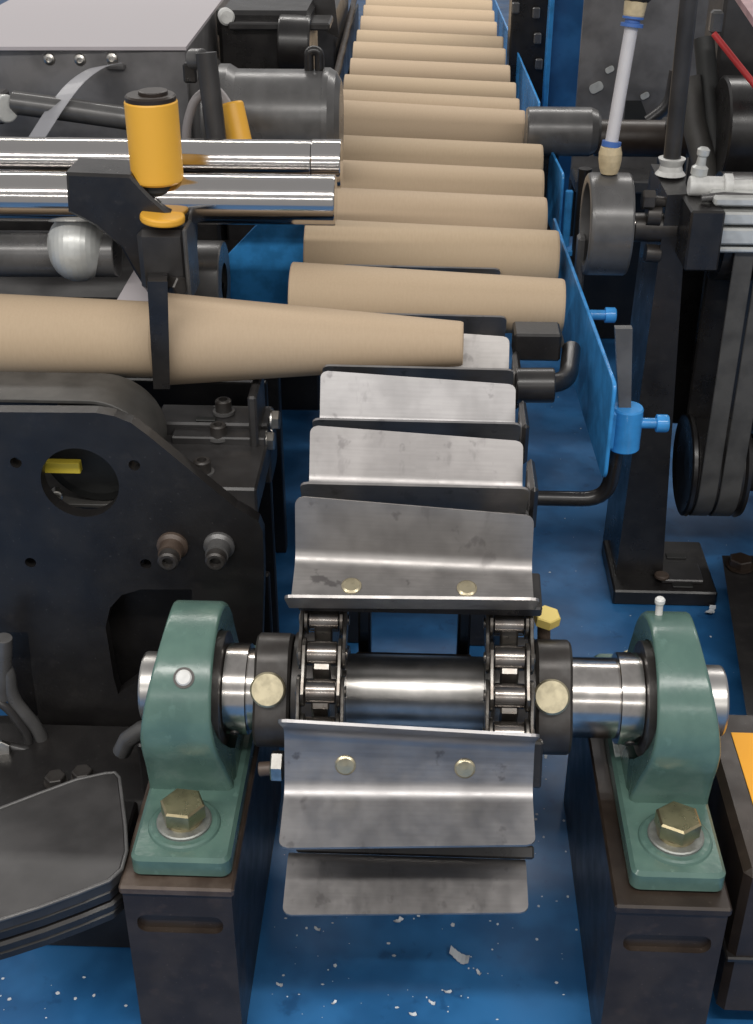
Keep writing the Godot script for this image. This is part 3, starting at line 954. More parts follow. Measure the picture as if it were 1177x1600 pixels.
func build_left_frame() -> void:
	var t := thing("winding_machine", "black steel side plate with a large round hole, behind the bearing with a white plug", "machine", Vector3(-0.4, FLOOR, -0.25))
	var outline := []
	for q in [Vector2(-0.6441, 0.2297), Vector2(-0.3955, 0.2328), Vector2(-0.3736, 0.2288), Vector2(-0.3531, 0.2196), Vector2(-0.3332, 0.2022), Vector2(-0.2302, 0.1013), Vector2(-0.2143, 0.0912), Vector2(-0.2016, 0.0809), Vector2(-0.1965, 0.0646), Vector2(-0.1980, -0.0030), Vector2(-0.2203, -0.3273)]:
		outline.append(q)
	outline.append(Vector2(outline[-1].x, FLOOR))
	outline.append(Vector2(outline[0].x, FLOOR))
	var cuts := []
	cuts.append(arc2(Vector2(-0.4276, 0.1326), 0.0500, 0, 352.5, 47))
	for q in [Vector2(-0.5059, 0.1605), Vector2(-0.3550, 0.1601), Vector2(-0.5085, 0.0101), Vector2(-0.3543, 0.0121)]:
		cuts.append(arc2(q, 0.0075, 0, 340, 17))
	cuts.append([Vector2(-0.6213, -0.1072), Vector2(-0.5283, -0.1045), Vector2(-0.5327, -0.1731), Vector2(-0.5350, -0.2682), Vector2(-0.6495, -0.2721)])
	cuts.append([Vector2(-0.4197, -0.0927), Vector2(-0.4100, -0.0605), Vector2(-0.3921, -0.0390), Vector2(-0.3651, -0.0290), Vector2(-0.2961, -0.0271), Vector2(-0.3024, -0.1108), Vector2(-0.4144, -0.2092), Vector2(-0.4178, -0.1808)])
	cut_plate(t, "side_plate", outline, cuts, -0.24, 0.020, "black_paint")
	# stiffener seen through the curved opening, dark back wall behind the openings
	part(t, "brace", hexa([Vector3(-0.4600, -0.3141, -0.3300), Vector3(-0.4158, -0.3126, -0.3300), Vector3(-0.4244, -0.3377, -0.3600), Vector3(-0.4695, -0.3392, -0.3600), Vector3(-0.3576, -0.0942, -0.3300), Vector3(-0.3162, -0.0930, -0.3300), Vector3(-0.3228, -0.1136, -0.3600), Vector3(-0.3650, -0.1148, -0.3600)]), "black_paint")
	# two turned bushings with cap screws, the left one rusty
	var k := 0
	for q in [Vector3(-0.3161, 0.0420, -0.2400), Vector3(-0.2546, 0.0436, -0.2400)]:
		var bu := turned(t, "bushing", q - Vector3(0, 0, 0.002), Vector3(0, -0.05, 1), [Vector2(0.0205, 0), Vector2(0.0205, 0.006), Vector2(0.0165, 0.010), Vector2(0.0150, 0.026), Vector2(0, 0.026)], ["dirt_brown", "gun_grey"][k], 36)
		socket_screw(bu, q + Vector3(0, -0.002, 0.022), Vector3(0, -0.05, 1), 0.0135, 0.016, "oxide")
		k += 1
	# stepped mounting block behind the plate's slope, with slots and cap screws
	var top := 0.118
	var mb := box(t, "mounting_block", Vector3(-0.285, top - 0.02, -0.335), Vector3(0.160, 0.04, 0.150), "grey_black", 0.003)
	box(t, "mounting_block", Vector3(-0.285, top - 0.03, -0.44), Vector3(0.160, 0.095, 0.060), "grey_black", 0.003)
	box(t, "mounting_block", Vector3(-0.272, top + 0.004, -0.395), Vector3(0.130, 0.014, 0.03), "grey_black", 0.002)
	for q in [Vector3(-0.2809, 0.1190, -0.3012), Vector3(-0.2727, 0.1260, -0.3914), Vector3(-0.2720, 0.1400, -0.4409)]:
		turned(mb, "washer", q - Vector3(0, 0.003, 0), Vector3.UP, [Vector2(0, 0), Vector2(0.0155, 0), Vector2(0.0155, 0.004), Vector2(0, 0.004)], "gun_grey", 28)
		socket_screw(mb, q, Vector3.UP, 0.0115, 0.018, "oxide")
	for q in [Vector3(-0.2948, 0.1195, -0.3935), Vector3(-0.2941, 0.1370, -0.4198)]:
		box(mb, "slot", q, Vector3(0.028, 0.003, 0.012), "rubber", 0.001)
	# bracket beyond the block, with two bright hexagon bolts pointing at the conveyor
	box(t, "bracket", Vector3(-0.2219, 0.1134, -0.4200), Vector3(0.012, 0.16, 0.09), "grey_black", 0.003)
	part(t, "bracket_tab", prism(round_rect(0.07, 0.085, 0.018), 0.008, 0.001), "black_paint", Transform3D(Basis(Vector3(0, 0, -1), Vector3.UP, Vector3.RIGHT), Vector3(-0.2048, 0.0861, -0.4500)))
	for q in [Vector3(-0.2002, 0.1477, -0.4000), Vector3(-0.2087, 0.1150, -0.4000)]:
		hex_head(t, "bolt_head", q, Vector3.RIGHT, 0.024, 0.012, "zinc", 0.0155, 0)
	# yellow bar and a bright screw inside, seen through the round hole
	box(t, "yellow_bar", Vector3(-0.4740, 0.1338, -0.2820), Vector3(0.075, 0.016, 0.012), "yellow", 0.001)
	socket_screw(t, Vector3(-0.4769, 0.0889, -0.2900), Vector3(0.3, 0.2, 1), 0.008, 0.02, "zinc")
	box(t, "back_plate", Vector3(-0.50, -0.10, -0.52), Vector3(0.56, 0.50, 0.012), "black_paint", 0.002)
	box(t, "lower_back_plate", Vector3(-0.40, -0.20, -0.305), Vector3(0.40, 0.318, 0.012), "black_paint", 0.002)
	# wide belt round a pulley, behind the plate
	t = thing("drive_belt", "wide dark belt looping round a pulley under the paper cone", "belt", Vector3(-0.4235, 0.1323, -0.3100))
	var c := Vector3(-0.4219, 0.1405, -0.3000)
	var o := arc2(Vector2(c.x, c.y), 0.080, -90, 90, 24)
	o.append(Vector2(c.x - 0.4, c.y + 0.080))
	o.append_array([Vector2(c.x - 0.4, c.y + 0.0745), Vector2(c.x, c.y + 0.0745)])
	o.append_array(arc2(Vector2(c.x, c.y), 0.0745, 89, -89, 24))
	o.append_array([Vector2(c.x - 0.4, c.y - 0.0745), Vector2(c.x - 0.4, c.y - 0.080)])
	part(t, "belt_loop", prism(o, 0.085, 0.001), "belt", at(Vector3(0, 0, -0.30)))
	turned(t, "pulley", Vector3(c.x, c.y, -0.305), Vector3(0, 0, -1), [Vector2(0, 0), Vector2(0.060, 0.0), Vector2(0.072, 0.003), Vector2(0.074, 0.006), Vector2(0.074, 0.074), Vector2(0.07, 0.078), Vector2(0, 0.078)], "rubber", 40)


func build_left_tools() -> void:
	# guard box far left
	var y := 0.5
	var fl := Vector3(-0.8790, 0.5000, -1.1307)
	var fr := Vector3(-0.4203, 0.5000, -1.1491)
	var br := Vector3(-0.4367, 0.5000, -1.7065)
	var t := thing("guard_box", "steel guard box with a pale grey lid and three round bolts", "guard box", Vector3(-0.6, FLOOR, fr.z - 0.2))
	var dz := br.z - 0.1
	part(t, "lid", hexa([fl + Vector3(0, -0.006, 0.006), fr + Vector3(0.002, -0.006, 0.006), Vector3(br.x, y - 0.006, dz), Vector3(fl.x, y - 0.006, dz), fl + Vector3(0, 0, 0.006), fr + Vector3(0.002, 0, 0.006), Vector3(br.x, y, dz), Vector3(fl.x, y, dz)]), "cover_grey")
	part(t, "front_panel", cbox(Vector3(fr.x - fl.x, 0.30, 0.012), 0.002), "sheet_grey", at(Vector3((fl.x + fr.x) / 2, y - 0.157, fr.z - 0.004)))
	part(t, "side_panel", hexa([Vector3(fr.x - 0.012, y - 0.6, fr.z - 0.011), Vector3(fr.x, y - 0.6, fr.z - 0.011), Vector3(br.x, y - 0.6, dz), Vector3(br.x - 0.012, y - 0.6, dz), Vector3(fr.x - 0.012, y - 0.0065, fr.z - 0.011), Vector3(fr.x, y - 0.0065, fr.z - 0.011), Vector3(br.x, y - 0.0065, dz), Vector3(br.x - 0.012, y - 0.0065, dz)]), "sheet_grey")
	box(t, "stand", Vector3(-0.62, (FLOOR + 0.19) / 2, fr.z - 0.2), Vector3(0.3, 0.19 - FLOOR, 0.3), "black_paint", 0.004)
	for x in [78, 126, 176]:
		pass
	for q in [Vector3(-0.6634, 0.4766, -1.1500), Vector3(-0.6087, 0.4759, -1.1500), Vector3(-0.5515, 0.4785, -1.1500)]:
		var bo := turned(t, "round_bolt", q, Vector3(0, 0, 1), [Vector2(0.0115, 0), Vector2(0.0115, 0.002), Vector2(0.0095, 0.0055), Vector2(0.006, 0.0075), Vector2(0.0045, 0.0078), Vector2(0.0045, 0.004), Vector2(0, 0.004)], "zinc", 28)
	var tab := Vector3(-0.5454, 0.4652, -1.1520)
	box(t, "strap_tab", tab + Vector3(0, 0, 0.008), Vector3(0.032, 0.010, 0.012), "gun_grey", 0.002)
	# clear plastic strap hanging from the tab
	var st := thing("plastic_strap", "clear plastic strap hanging in a curve from the guard box", "strap", tab)
	var mid := [Vector3(-0.5478, 0.4716, -1.1300), Vector3(-0.5676, 0.4728, -1.0900), Vector3(-0.5926, 0.4584, -1.0400), Vector3(-0.6191, 0.4269, -1.0000), Vector3(-0.6440, 0.3915, -0.9700), Vector3(-0.6734, 0.3517, -0.9500), Vector3(-0.7096, 0.3086, -0.9400), Vector3(-0.7512, 0.2693, -0.9300)]
	var mb := MB.new()
	var wv := Vector3(0.018, 0.004, 0.006)
	for k in mid.size() - 1:
		for s in 4:
			var p0: Vector3 = mid[maxi(k - 1, 0)]
			var p3: Vector3 = mid[mini(k + 2, mid.size() - 1)]
			var a: Vector3 = mid[k].cubic_interpolate(mid[k + 1], p0, p3, s / 4.0)
			var b: Vector3 = mid[k].cubic_interpolate(mid[k + 1], p0, p3, (s + 1) / 4.0)
			var nn: Vector3 = (b - a).cross(wv).normalized() * 0.0006
			var mm := (a + b) * 0.5
			mb.flat(a - wv + nn, a + wv + nn, b + wv + nn, b - wv + nn, mm)
			mb.flat(a - wv - nn, a + wv - nn, b + wv - nn, b - wv - nn, mm)
			mb.flat(a - wv - nn, a - wv + nn, b - wv + nn, b - wv - nn, mm)
			mb.flat(a + wv - nn, a + wv + nn, b + wv + nn, b + wv - nn, mm)
	part(st, "strip", mb.done(), "clear_strap")
	# two polished rods
	var e1 := Vector3(-0.1209, 0.3940, -0.6000)
	var e2 := Vector3(-0.1202, 0.4130, -0.7200)
	t = thing("chrome_rod", "thick polished steel rod, the lower one, ending over the cones", "rod", e1, "polished rods across the left machine")
	bar(t, "bar", e1 - Vector3(1.0, 0.0, 0), e1, 0.0350, "chrome", 0.002, 64)
	t = thing("chrome_rod", "thick polished steel rod, the upper one, with a stepped end sleeve", "rod", e2, "polished rods across the left machine")
	bar(t, "bar", e2 - Vector3(1.0, 0.0, 0), e2 - Vector3(0.044, 0, 0), 0.0338, "chrome", 0.001, 64)
	bar(t, "end_sleeve", e2 - Vector3(0.0435, 0, 0), e2, 0.0352, "chrome", 0.0015, 64)
	# gripper arm that hangs from the lower rod, with its orange cylinder
	t = thing("gripper_arm", "black gripper arm with an upright orange cylinder, clamped on the lower rod", "gripper", Vector3(-0.3960, 0.3933, -0.5700))
	var side := []
	for q in [Vector2(-0.4879, 0.4409), Vector2(-0.3988, 0.4384), Vector2(-0.3741, 0.4095), Vector2(-0.3527, 0.3891), Vector2(-0.3239, 0.3676), Vector2(-0.3303, 0.2850), Vector2(-0.3635, 0.2633), Vector2(-0.3846, 0.2552), Vector2(-0.4065, 0.2983), Vector2(-0.4228, 0.3358), Vector2(-0.4558, 0.3659), Vector2(-0.4914, 0.3855)]:
		side.append(q)
	part(t, "clamp_block", prism(side, 0.080, 0.004), "satin_black", at(Vector3(0, 0, -0.556)))
	var ob := Vector3(-0.3686, 0.4212, -0.5900)
	turned(t, "orange_cylinder", ob, Vector3.UP, [Vector2(0, 0), Vector2(0.033, 0), Vector2(0.0358, 0.003), Vector2(0.0362, 0.006), Vector2(0.0362, 0.108), Vector2(0.035, 0.110), Vector2(0, 0.110)], "orange", 48)
	turned(t, "cap", ob + Vector3(0, 0.1095, 0), Vector3.UP, [Vector2(0, 0), Vector2(0.0345, 0), Vector2(0.0345, 0.006), Vector2(0.032, 0.0085), Vector2(0, 0.009)], "brown_black", 40)
	bar(t, "cap_button", ob + Vector3(0.004, 0.117, 0), ob + Vector3(0.004, 0.123, 0), 0.020, "brown_black")
	turned(t, "neck", ob - Vector3(0, 0.028, 0), Vector3.UP, [Vector2(0.024, 0), Vector2(0.026, 0.006), Vector2(0.023, 0.012), Vector2(0.026, 0.018), Vector2(0.026, 0.028)], "rubber", 36)
	bar(t, "orange_ring", Vector3(-0.3591, 0.3758, -0.5520), Vector3(-0.3582, 0.3866, -0.5520), 0.031, "orange", 0.003)
	box(t, "tool_head", Vector3(-0.3610, 0.3200, -0.5750), Vector3(0.070, 0.090, 0.070), "grey_black", 0.008)
	box(t, "head_edge", Vector3(-0.3253, 0.3202, -0.5650), Vector3(0.006, 0.105, 0.074), "gun_grey", 0.002)
	bar(t, "stud", Vector3(-0.3725, 0.2811, -0.5400), Vector3(-0.3460, 0.2815, -0.5400), 0.008, "silver_paint")
	hex_head(t, "bolt_head", Vector3(-0.3490, 0.2890, -0.5350), Vector3(0.8, 0.1, 0.6), 0.026, 0.018, "oxide", 0.0, 12)
	part(t, "finger", hexa([Vector3(-0.3509, 0.2070, -0.3660), Vector3(-0.3286, 0.2074, -0.3660), Vector3(-0.3312, 0.2018, -0.3780), Vector3(-0.3537, 0.2014, -0.3780), Vector3(-0.3453, 0.3567, -0.3660), Vector3(-0.3192, 0.3571, -0.3660), Vector3(-0.3218, 0.3527, -0.3780), Vector3(-0.3482, 0.3523, -0.3780)]), "satin_black")
	part(t, "finger_link", hexa([Vector3(-0.3471, 0.3379, -0.3660) + Vector3(0.002, 0, -0.004), Vector3(-0.3208, 0.3383, -0.3660) + Vector3(-0.002, 0, -0.004), Vector3(-0.3600, 0.2775, -0.5500), Vector3(-0.3895, 0.2771, -0.5500), Vector3(-0.3455, 0.3550, -0.3660) + Vector3(0.002, 0, -0.004), Vector3(-0.3193, 0.3554, -0.3660) + Vector3(-0.002, 0, -0.004), Vector3(-0.3578, 0.3033, -0.5500), Vector3(-0.3871, 0.3029, -0.5500)]), "satin_black")
	# pale chute plate behind the finger
	t = thing("chute_plate", "small pale metal chute plate standing behind the gripper arm", "chute", Vector3(-0.4263, 0.2449, -0.6000))
	part(t, "sheet", hexa([Vector3(-0.4503, 0.2373, -0.5800), Vector3(-0.3935, 0.2382, -0.5800), Vector3(-0.3949, 0.2359, -0.5860), Vector3(-0.4518, 0.2350, -0.5860), Vector3(-0.4247, 0.2770, -0.6400), Vector3(-0.4017, 0.2773, -0.6400), Vector3(-0.4030, 0.2752, -0.6460), Vector3(-0.4262, 0.2749, -0.6460)]), "cover_grey")
	# mandrel shaft with a polished round knob
	t = thing("knob_shaft", "grey shaft with a polished round knob beside the gripper arm", "shaft", Vector3(-0.4993, 0.3123, -0.6200))
	bar(t, "shaft_bar", Vector3(-0.7725, 0.3008, -0.6200), Vector3(-0.4434, 0.3044, -0.6200), 0.0335, "gun_grey", 0.002, 48)
	var kp := []
	for i in 19:
		var a := -PI / 2 + PI * i / 18.0
		kp.append(Vector2(maxf(0.0, 0.050 * cos(a)), 0.044 * sin(a)))
	turned(t, "knob", Vector3(-0.5004, 0.3159, -0.6150), Vector3.RIGHT, kp, "silver_paint", 48)
	# linkage bar behind the strap
	t = thing("linkage_bar", "dark linkage bar with a pale round eye, behind the clear strap", "linkage", Vector3(-0.7111, 0.4194, -1.0200))
	part(t, "bar", pipe([Vector3(-0.6985, 0.4302, -1.0200), Vector3(-0.6013, 0.4183, -1.0200), Vector3(-0.4661, 0.4004, -1.0200)], 0.020, 6), "gun_grey")
	bar(t, "eye", Vector3(-0.7385, 0.4191, -1.0300), Vector3(-0.7023, 0.4240, -1.0000), 0.023, "silver_paint", 0.003)
	box(t, "bracket", Vector3(-0.7540, 0.4166, -1.0500), Vector3(0.07, 0.05, 0.05), "grey_black", 0.004)
	# second orange cylinder with its hose, and the tilted black lever in front of it
	t = thing("air_cylinder", "orange air cylinder with a grey hose, leaning behind the polished rods", "air cylinder", Vector3(-0.3025, 0.3999, -0.9200))
	turned(t, "orange_body", Vector3(-0.2897, 0.3565, -0.9000), Vector3(-0.3115, 0.4484, -0.9300) - Vector3(-0.2897, 0.3565, -0.9000), [Vector2(0, 0), Vector2(0.020, 0), Vector2(0.020, 0.100), Vector2(0.0185, 0.103), Vector2(0.012, 0.103), Vector2(0.011, 0.09), Vector2(0, 0.09)], "orange", 36)
	part(t, "hose", pipe(round_path([Vector3(-0.3950, 0.3418, -0.9500), Vector3(-0.3932, 0.4072, -0.9500), Vector3(-0.3736, 0.4566, -0.9500), Vector3(-0.3410, 0.4730, -0.9500), Vector3(-0.3229, 0.4562, -0.9400), Vector3(-0.3070, 0.4305, -0.9200)], 0.05), 0.0075, 14), "hose_grey")
	t = thing("black_lever", "black lever with a grey pivot, leaning in front of the motor", "lever", Vector3(-0.3366, 0.4095, -0.8600))
	var la := Vector3(-0.3389, 0.5394, -0.8800)
	var lb := Vector3(-0.3263, 0.3793, -0.8600)
	part(t, "lever_bar", pipe([la, la.lerp(lb, 0.03), lb], 0.0165, 20), "grey_black")
	bar(t, "pivot", Vector3(-0.3662, 0.5260, -0.9000), Vector3(-0.3453, 0.5280, -0.8900), 0.0155, "gun_grey", 0.002)
	box(t, "pivot_block", Vector3(-0.3713, 0.5027, -0.9200), Vector3(0.022, 0.03, 0.03), "satin_black", 0.003)
	# grey motor
	t = thing("electric_motor", "grey cylindrical motor with a lifting eye, beside the cones", "motor", Vector3(-0.2664, 0.3394, -1.1200))
	var mc := Vector3(-0.3615, 0.3834, -1.1200)
	turned(t, "motor_body", mc, Vector3.RIGHT, [Vector2(0, 0), Vector2(0.090, 0), Vector2(0.092, 0.004), Vector2(0.092, 0.020), Vector2(0.084, 0.034), Vector2(0.084, 0.185), Vector2(0, 0.185)], "gun_grey", 56)
	turned(t, "end_bell", mc + Vector3(0.185, 0, 0), Vector3.RIGHT, [Vector2(0, 0), Vector2(0.087, 0), Vector2(0.087, 0.010), Vector2(0.080, 0.022), Vector2(0.066, 0.030), Vector2(0, 0.032)], "gun_grey", 56)
	turned(t, "flange", mc + Vector3(-0.02, 0, 0), Vector3.RIGHT, [Vector2(0, 0), Vector2(0.098, 0), Vector2(0.10, 0.002), Vector2(0.10, 0.018), Vector2(0, 0.02)], "gun_grey", 56)
	part(t, "lifting_eye", pipe(round_path([mc + Vector3(0.160, 0.080, 0), mc + Vector3(0.160, 0.116, 0.0), mc + Vector3(0.178, 0.116, 0.0), mc + Vector3(0.178, 0.082, 0)], 0.010), 0.0085, 12), "satin_black")
	box(t, "motor_base", mc + Vector3(0.09, -0.30, 0), Vector3(0.16, 0.48, 0.14), "black_paint", 0.004)
	# dark gearbox behind the motor
	t = thing("gearbox", "dark gearbox with a pale bolt, behind the motor", "gearbox", Vector3(-0.3115, 0.3936, -1.5500))
	box(t, "gear_case", Vector3(-0.3206, 0.4288, -1.5500), Vector3(0.185, 0.16, 0.16), "satin_black", 0.008)
	box(t, "top_cover", Vector3(-0.2895, 0.4830, -1.5000), Vector3(0.20, 0.014, 0.10), "grey_black", 0.003)
	bar(t, "round_cap", Vector3(-0.2915, 0.4482, -1.4700), Vector3(-0.2278, 0.4463, -1.4700), 0.055, "satin_black", 0.004)
	turned(t, "bolt_head", Vector3(-0.3985, 0.4986, -1.4800), Vector3(0.3, 0, 1), [Vector2(0, 0), Vector2(0.015, 0), Vector2(0.016, 0.02), Vector2(0.012, 0.024), Vector2(0, 0.024)], "white_plastic", 24)
	box(t, "bolt_pad", Vector3(-0.4024, 0.4834, -1.5000), Vector3(0.03, 0.05, 0.03), "rubber", 0.003)
	box(t, "pedestal", Vector3(-0.33, (FLOOR + 0.34) / 2, -1.58), Vector3(0.17, 0.34 - FLOOR, 0.15), "black_paint", 0.004)
	part(t, "arm", hexa([Vector3(-0.2345, 0.4608, -1.6000), Vector3(-0.1817, 0.4361, -1.6000), Vector3(-0.1859, 0.4256, -1.6600), Vector3(-0.2397, 0.4509, -1.6600), Vector3(-0.2323, 0.5470, -1.6000), Vector3(-0.1931, 0.5472, -1.6000), Vector3(-0.1975, 0.5392, -1.6600), Vector3(-0.2375, 0.5390, -1.6600)]), "grey_black")
	t = thing("machine_cabinet", "dark cabinet standing far behind the gearbox", "cabinet", Vector3(-0.45, FLOOR, -2.6))
	box(t, "case", Vector3(-0.62, 0.0, -2.75), Vector3(0.74, 0.72, 0.6), "grey_black", 0.006)
	box(t, "door_panel", Vector3(-0.60, 0.02, -2.445), Vector3(0.5, 0.5, 0.008), "satin_black", 0.003)
	# dark bed of the left machine, below the rods
	t = thing("machine_bed", "black bed of the left machine under the polished rods", "machine bed", Vector3(-0.6, FLOOR, -0.85))
	box(t, "bed", Vector3(-0.66, (FLOOR + 0.20) / 2, -0.86), Vector3(0.68, 0.20 - FLOOR, 0.30), "black_paint", 0.006)
	box(t, "bed_rear", Vector3(-0.66, (FLOOR + 0.27) / 2, -1.10), Vector3(0.60, 0.27 - FLOOR, 0.14), "satin_black", 0.006)
	part(t, "belt_wheel", lathe([Vector2(0.030, 0), Vector2(0.062, 0), Vector2(0.064, 0.002), Vector2(0.064, 0.05), Vector2(0.062, 0.052), Vector2(0.030, 0.052)], 40), "gun_grey", along(Vector3(-0.3615, 0.2193, -0.7400), Vector3(-0.3615, 0.2193, -0.7400) + Vector3(1, 0, 0)))


func build_left_low() -> void:
	# rounded dark belt guard at the lower left
	var t := thing("belt_guard", "glossy dark rounded guard on the floor beside the bearing pedestal", "guard", Vector3(-0.4295, -0.2500, 0.1405))
	var o := []
	for q in [Vector2(-0.5197, -0.1308), Vector2(-0.4635, -0.1014), Vector2(-0.4264, -0.0761), Vector2(-0.3880, -0.0512), Vector2(-0.3568, -0.0391), Vector2(-0.3458, -0.0375), Vector2(-0.3386, -0.0460), Vector2(-0.3154, -0.1226), Vector2(-0.3058, -0.1607), Vector2(-0.3058, -0.1866), Vector2(-0.3159, -0.2033), Vector2(-0.3455, -0.2221), Vector2(-0.3806, -0.2424), Vector2(-0.4156, -0.2598), Vector2(-0.4677, -0.2824)]:
		o.append(q)
	var lay := Basis(Vector3(1, 0, 0), Vector3(0, 0, -1), Vector3(0, 1, 0))
	part(t, "cover", prism(o, 0.018, 0.003), "grey_black", Transform3D(lay, Vector3(0, -0.1, 0)))
	var edge := []
	for i in o.size():
		edge.append(Vector3(o[i].x, -0.1005, -o[i].y))
	part(t, "edge_trim", pipe(edge, 0.0022, 10), "gun_grey")
	var mid := Vector2.ZERO
	for q in o:
		mid += q / o.size()
	for lv in [[-0.1185, 0.016, 0.965], [-0.135, 0.014, 1.0], [-0.1495, 0.014, 0.97]]:
		var r := []
		for q in o:
			r.append(mid + (q - mid) * lv[2])
		part(t, "rim", prism(r, lv[1], 0.003), "satin_black", Transform3D(lay, Vector3(0, lv[0], 0)))
	box(t, "stand", Vector3(-0.40, (FLOOR - 0.164) / 2, 0.045), Vector3(0.14, -0.164 - FLOOR, 0.06), "black_paint", 0.003)
	# grey cast cable bracket in front of the plate's square opening
	t = thing("cast_bracket", "grey cast bracket with open loops in the plate's square opening", "bracket", Vector3(-0.5509, -0.3154, -0.2000))
	part(t, "outer_loop", pipe(round_path([Vector3(-0.5886, -0.1143, -0.1900), Vector3(-0.5448, -0.1238, -0.1900), Vector3(-0.5479, -0.1788, -0.1900), Vector3(-0.5184, -0.2345, -0.1900), Vector3(-0.5142, -0.2694, -0.1900), Vector3(-0.5293, -0.2996, -0.1900), Vector3(-0.6221, -0.3162, -0.1900)], 0.02), 0.0095, 12), "gun_grey")
	part(t, "inner_loop", pipe(round_path([Vector3(-0.5941, -0.1666, -0.1800), Vector3(-0.5542, -0.1820, -0.1800), Vector3(-0.5296, -0.2379, -0.1800), Vector3(-0.5332, -0.2636, -0.1800), Vector3(-0.6122, -0.2758, -0.1800)], 0.02), 0.006, 12), "grey_black")
	bar(t, "post", Vector3(-0.5603, -0.1792, -0.1900), Vector3(-0.5429, -0.0768, -0.1900), 0.0115, "gun_grey")
	bar(t, "lever", Vector3(-0.5613, -0.2477, -0.1700), Vector3(-0.5148, -0.2611, -0.1700), 0.007, "grey_black")
	hex_head(t, "screw_head", Vector3(-0.5632, -0.2468, -0.1650), Vector3(0.2, 0.3, 1), 0.022, 0.01, "zinc")
	box(t, "bracket_base", Vector3(-0.475, (FLOOR - 0.25) / 2, -0.125), Vector3(0.30, -0.25 - FLOOR, 0.20), "black_paint", 0.006)
	for q in [Vector3(-0.4721, -0.2490, -0.1023), Vector3(-0.4386, -0.2490, -0.1135)]:
		hex_head(t, "bolt_head", q, Vector3.UP, 0.024, 0.012, "oxide", 0.016, 15)
	# bright rounded end of a shaft behind the left bearing
	t = thing("guide_tongue", "dark curved metal tongue with a bright edge behind the bearing", "tongue", Vector3(-0.3563, -0.1630, -0.1000))
	part(t, "tongue", pipe([Vector3(-0.3776, -0.1910, -0.1000), Vector3(-0.3669, -0.1688, -0.1000), Vector3(-0.3468, -0.1520, -0.1000), Vector3(-0.3227, -0.1426, -0.1000)], 0.012, 12), "gun_grey")
	box(t, "tongue_stand", Vector3(-0.335, (FLOOR - 0.165) / 2, -0.10), Vector3(0.035, -0.165 - FLOOR, 0.03), "black_paint", 0.003)


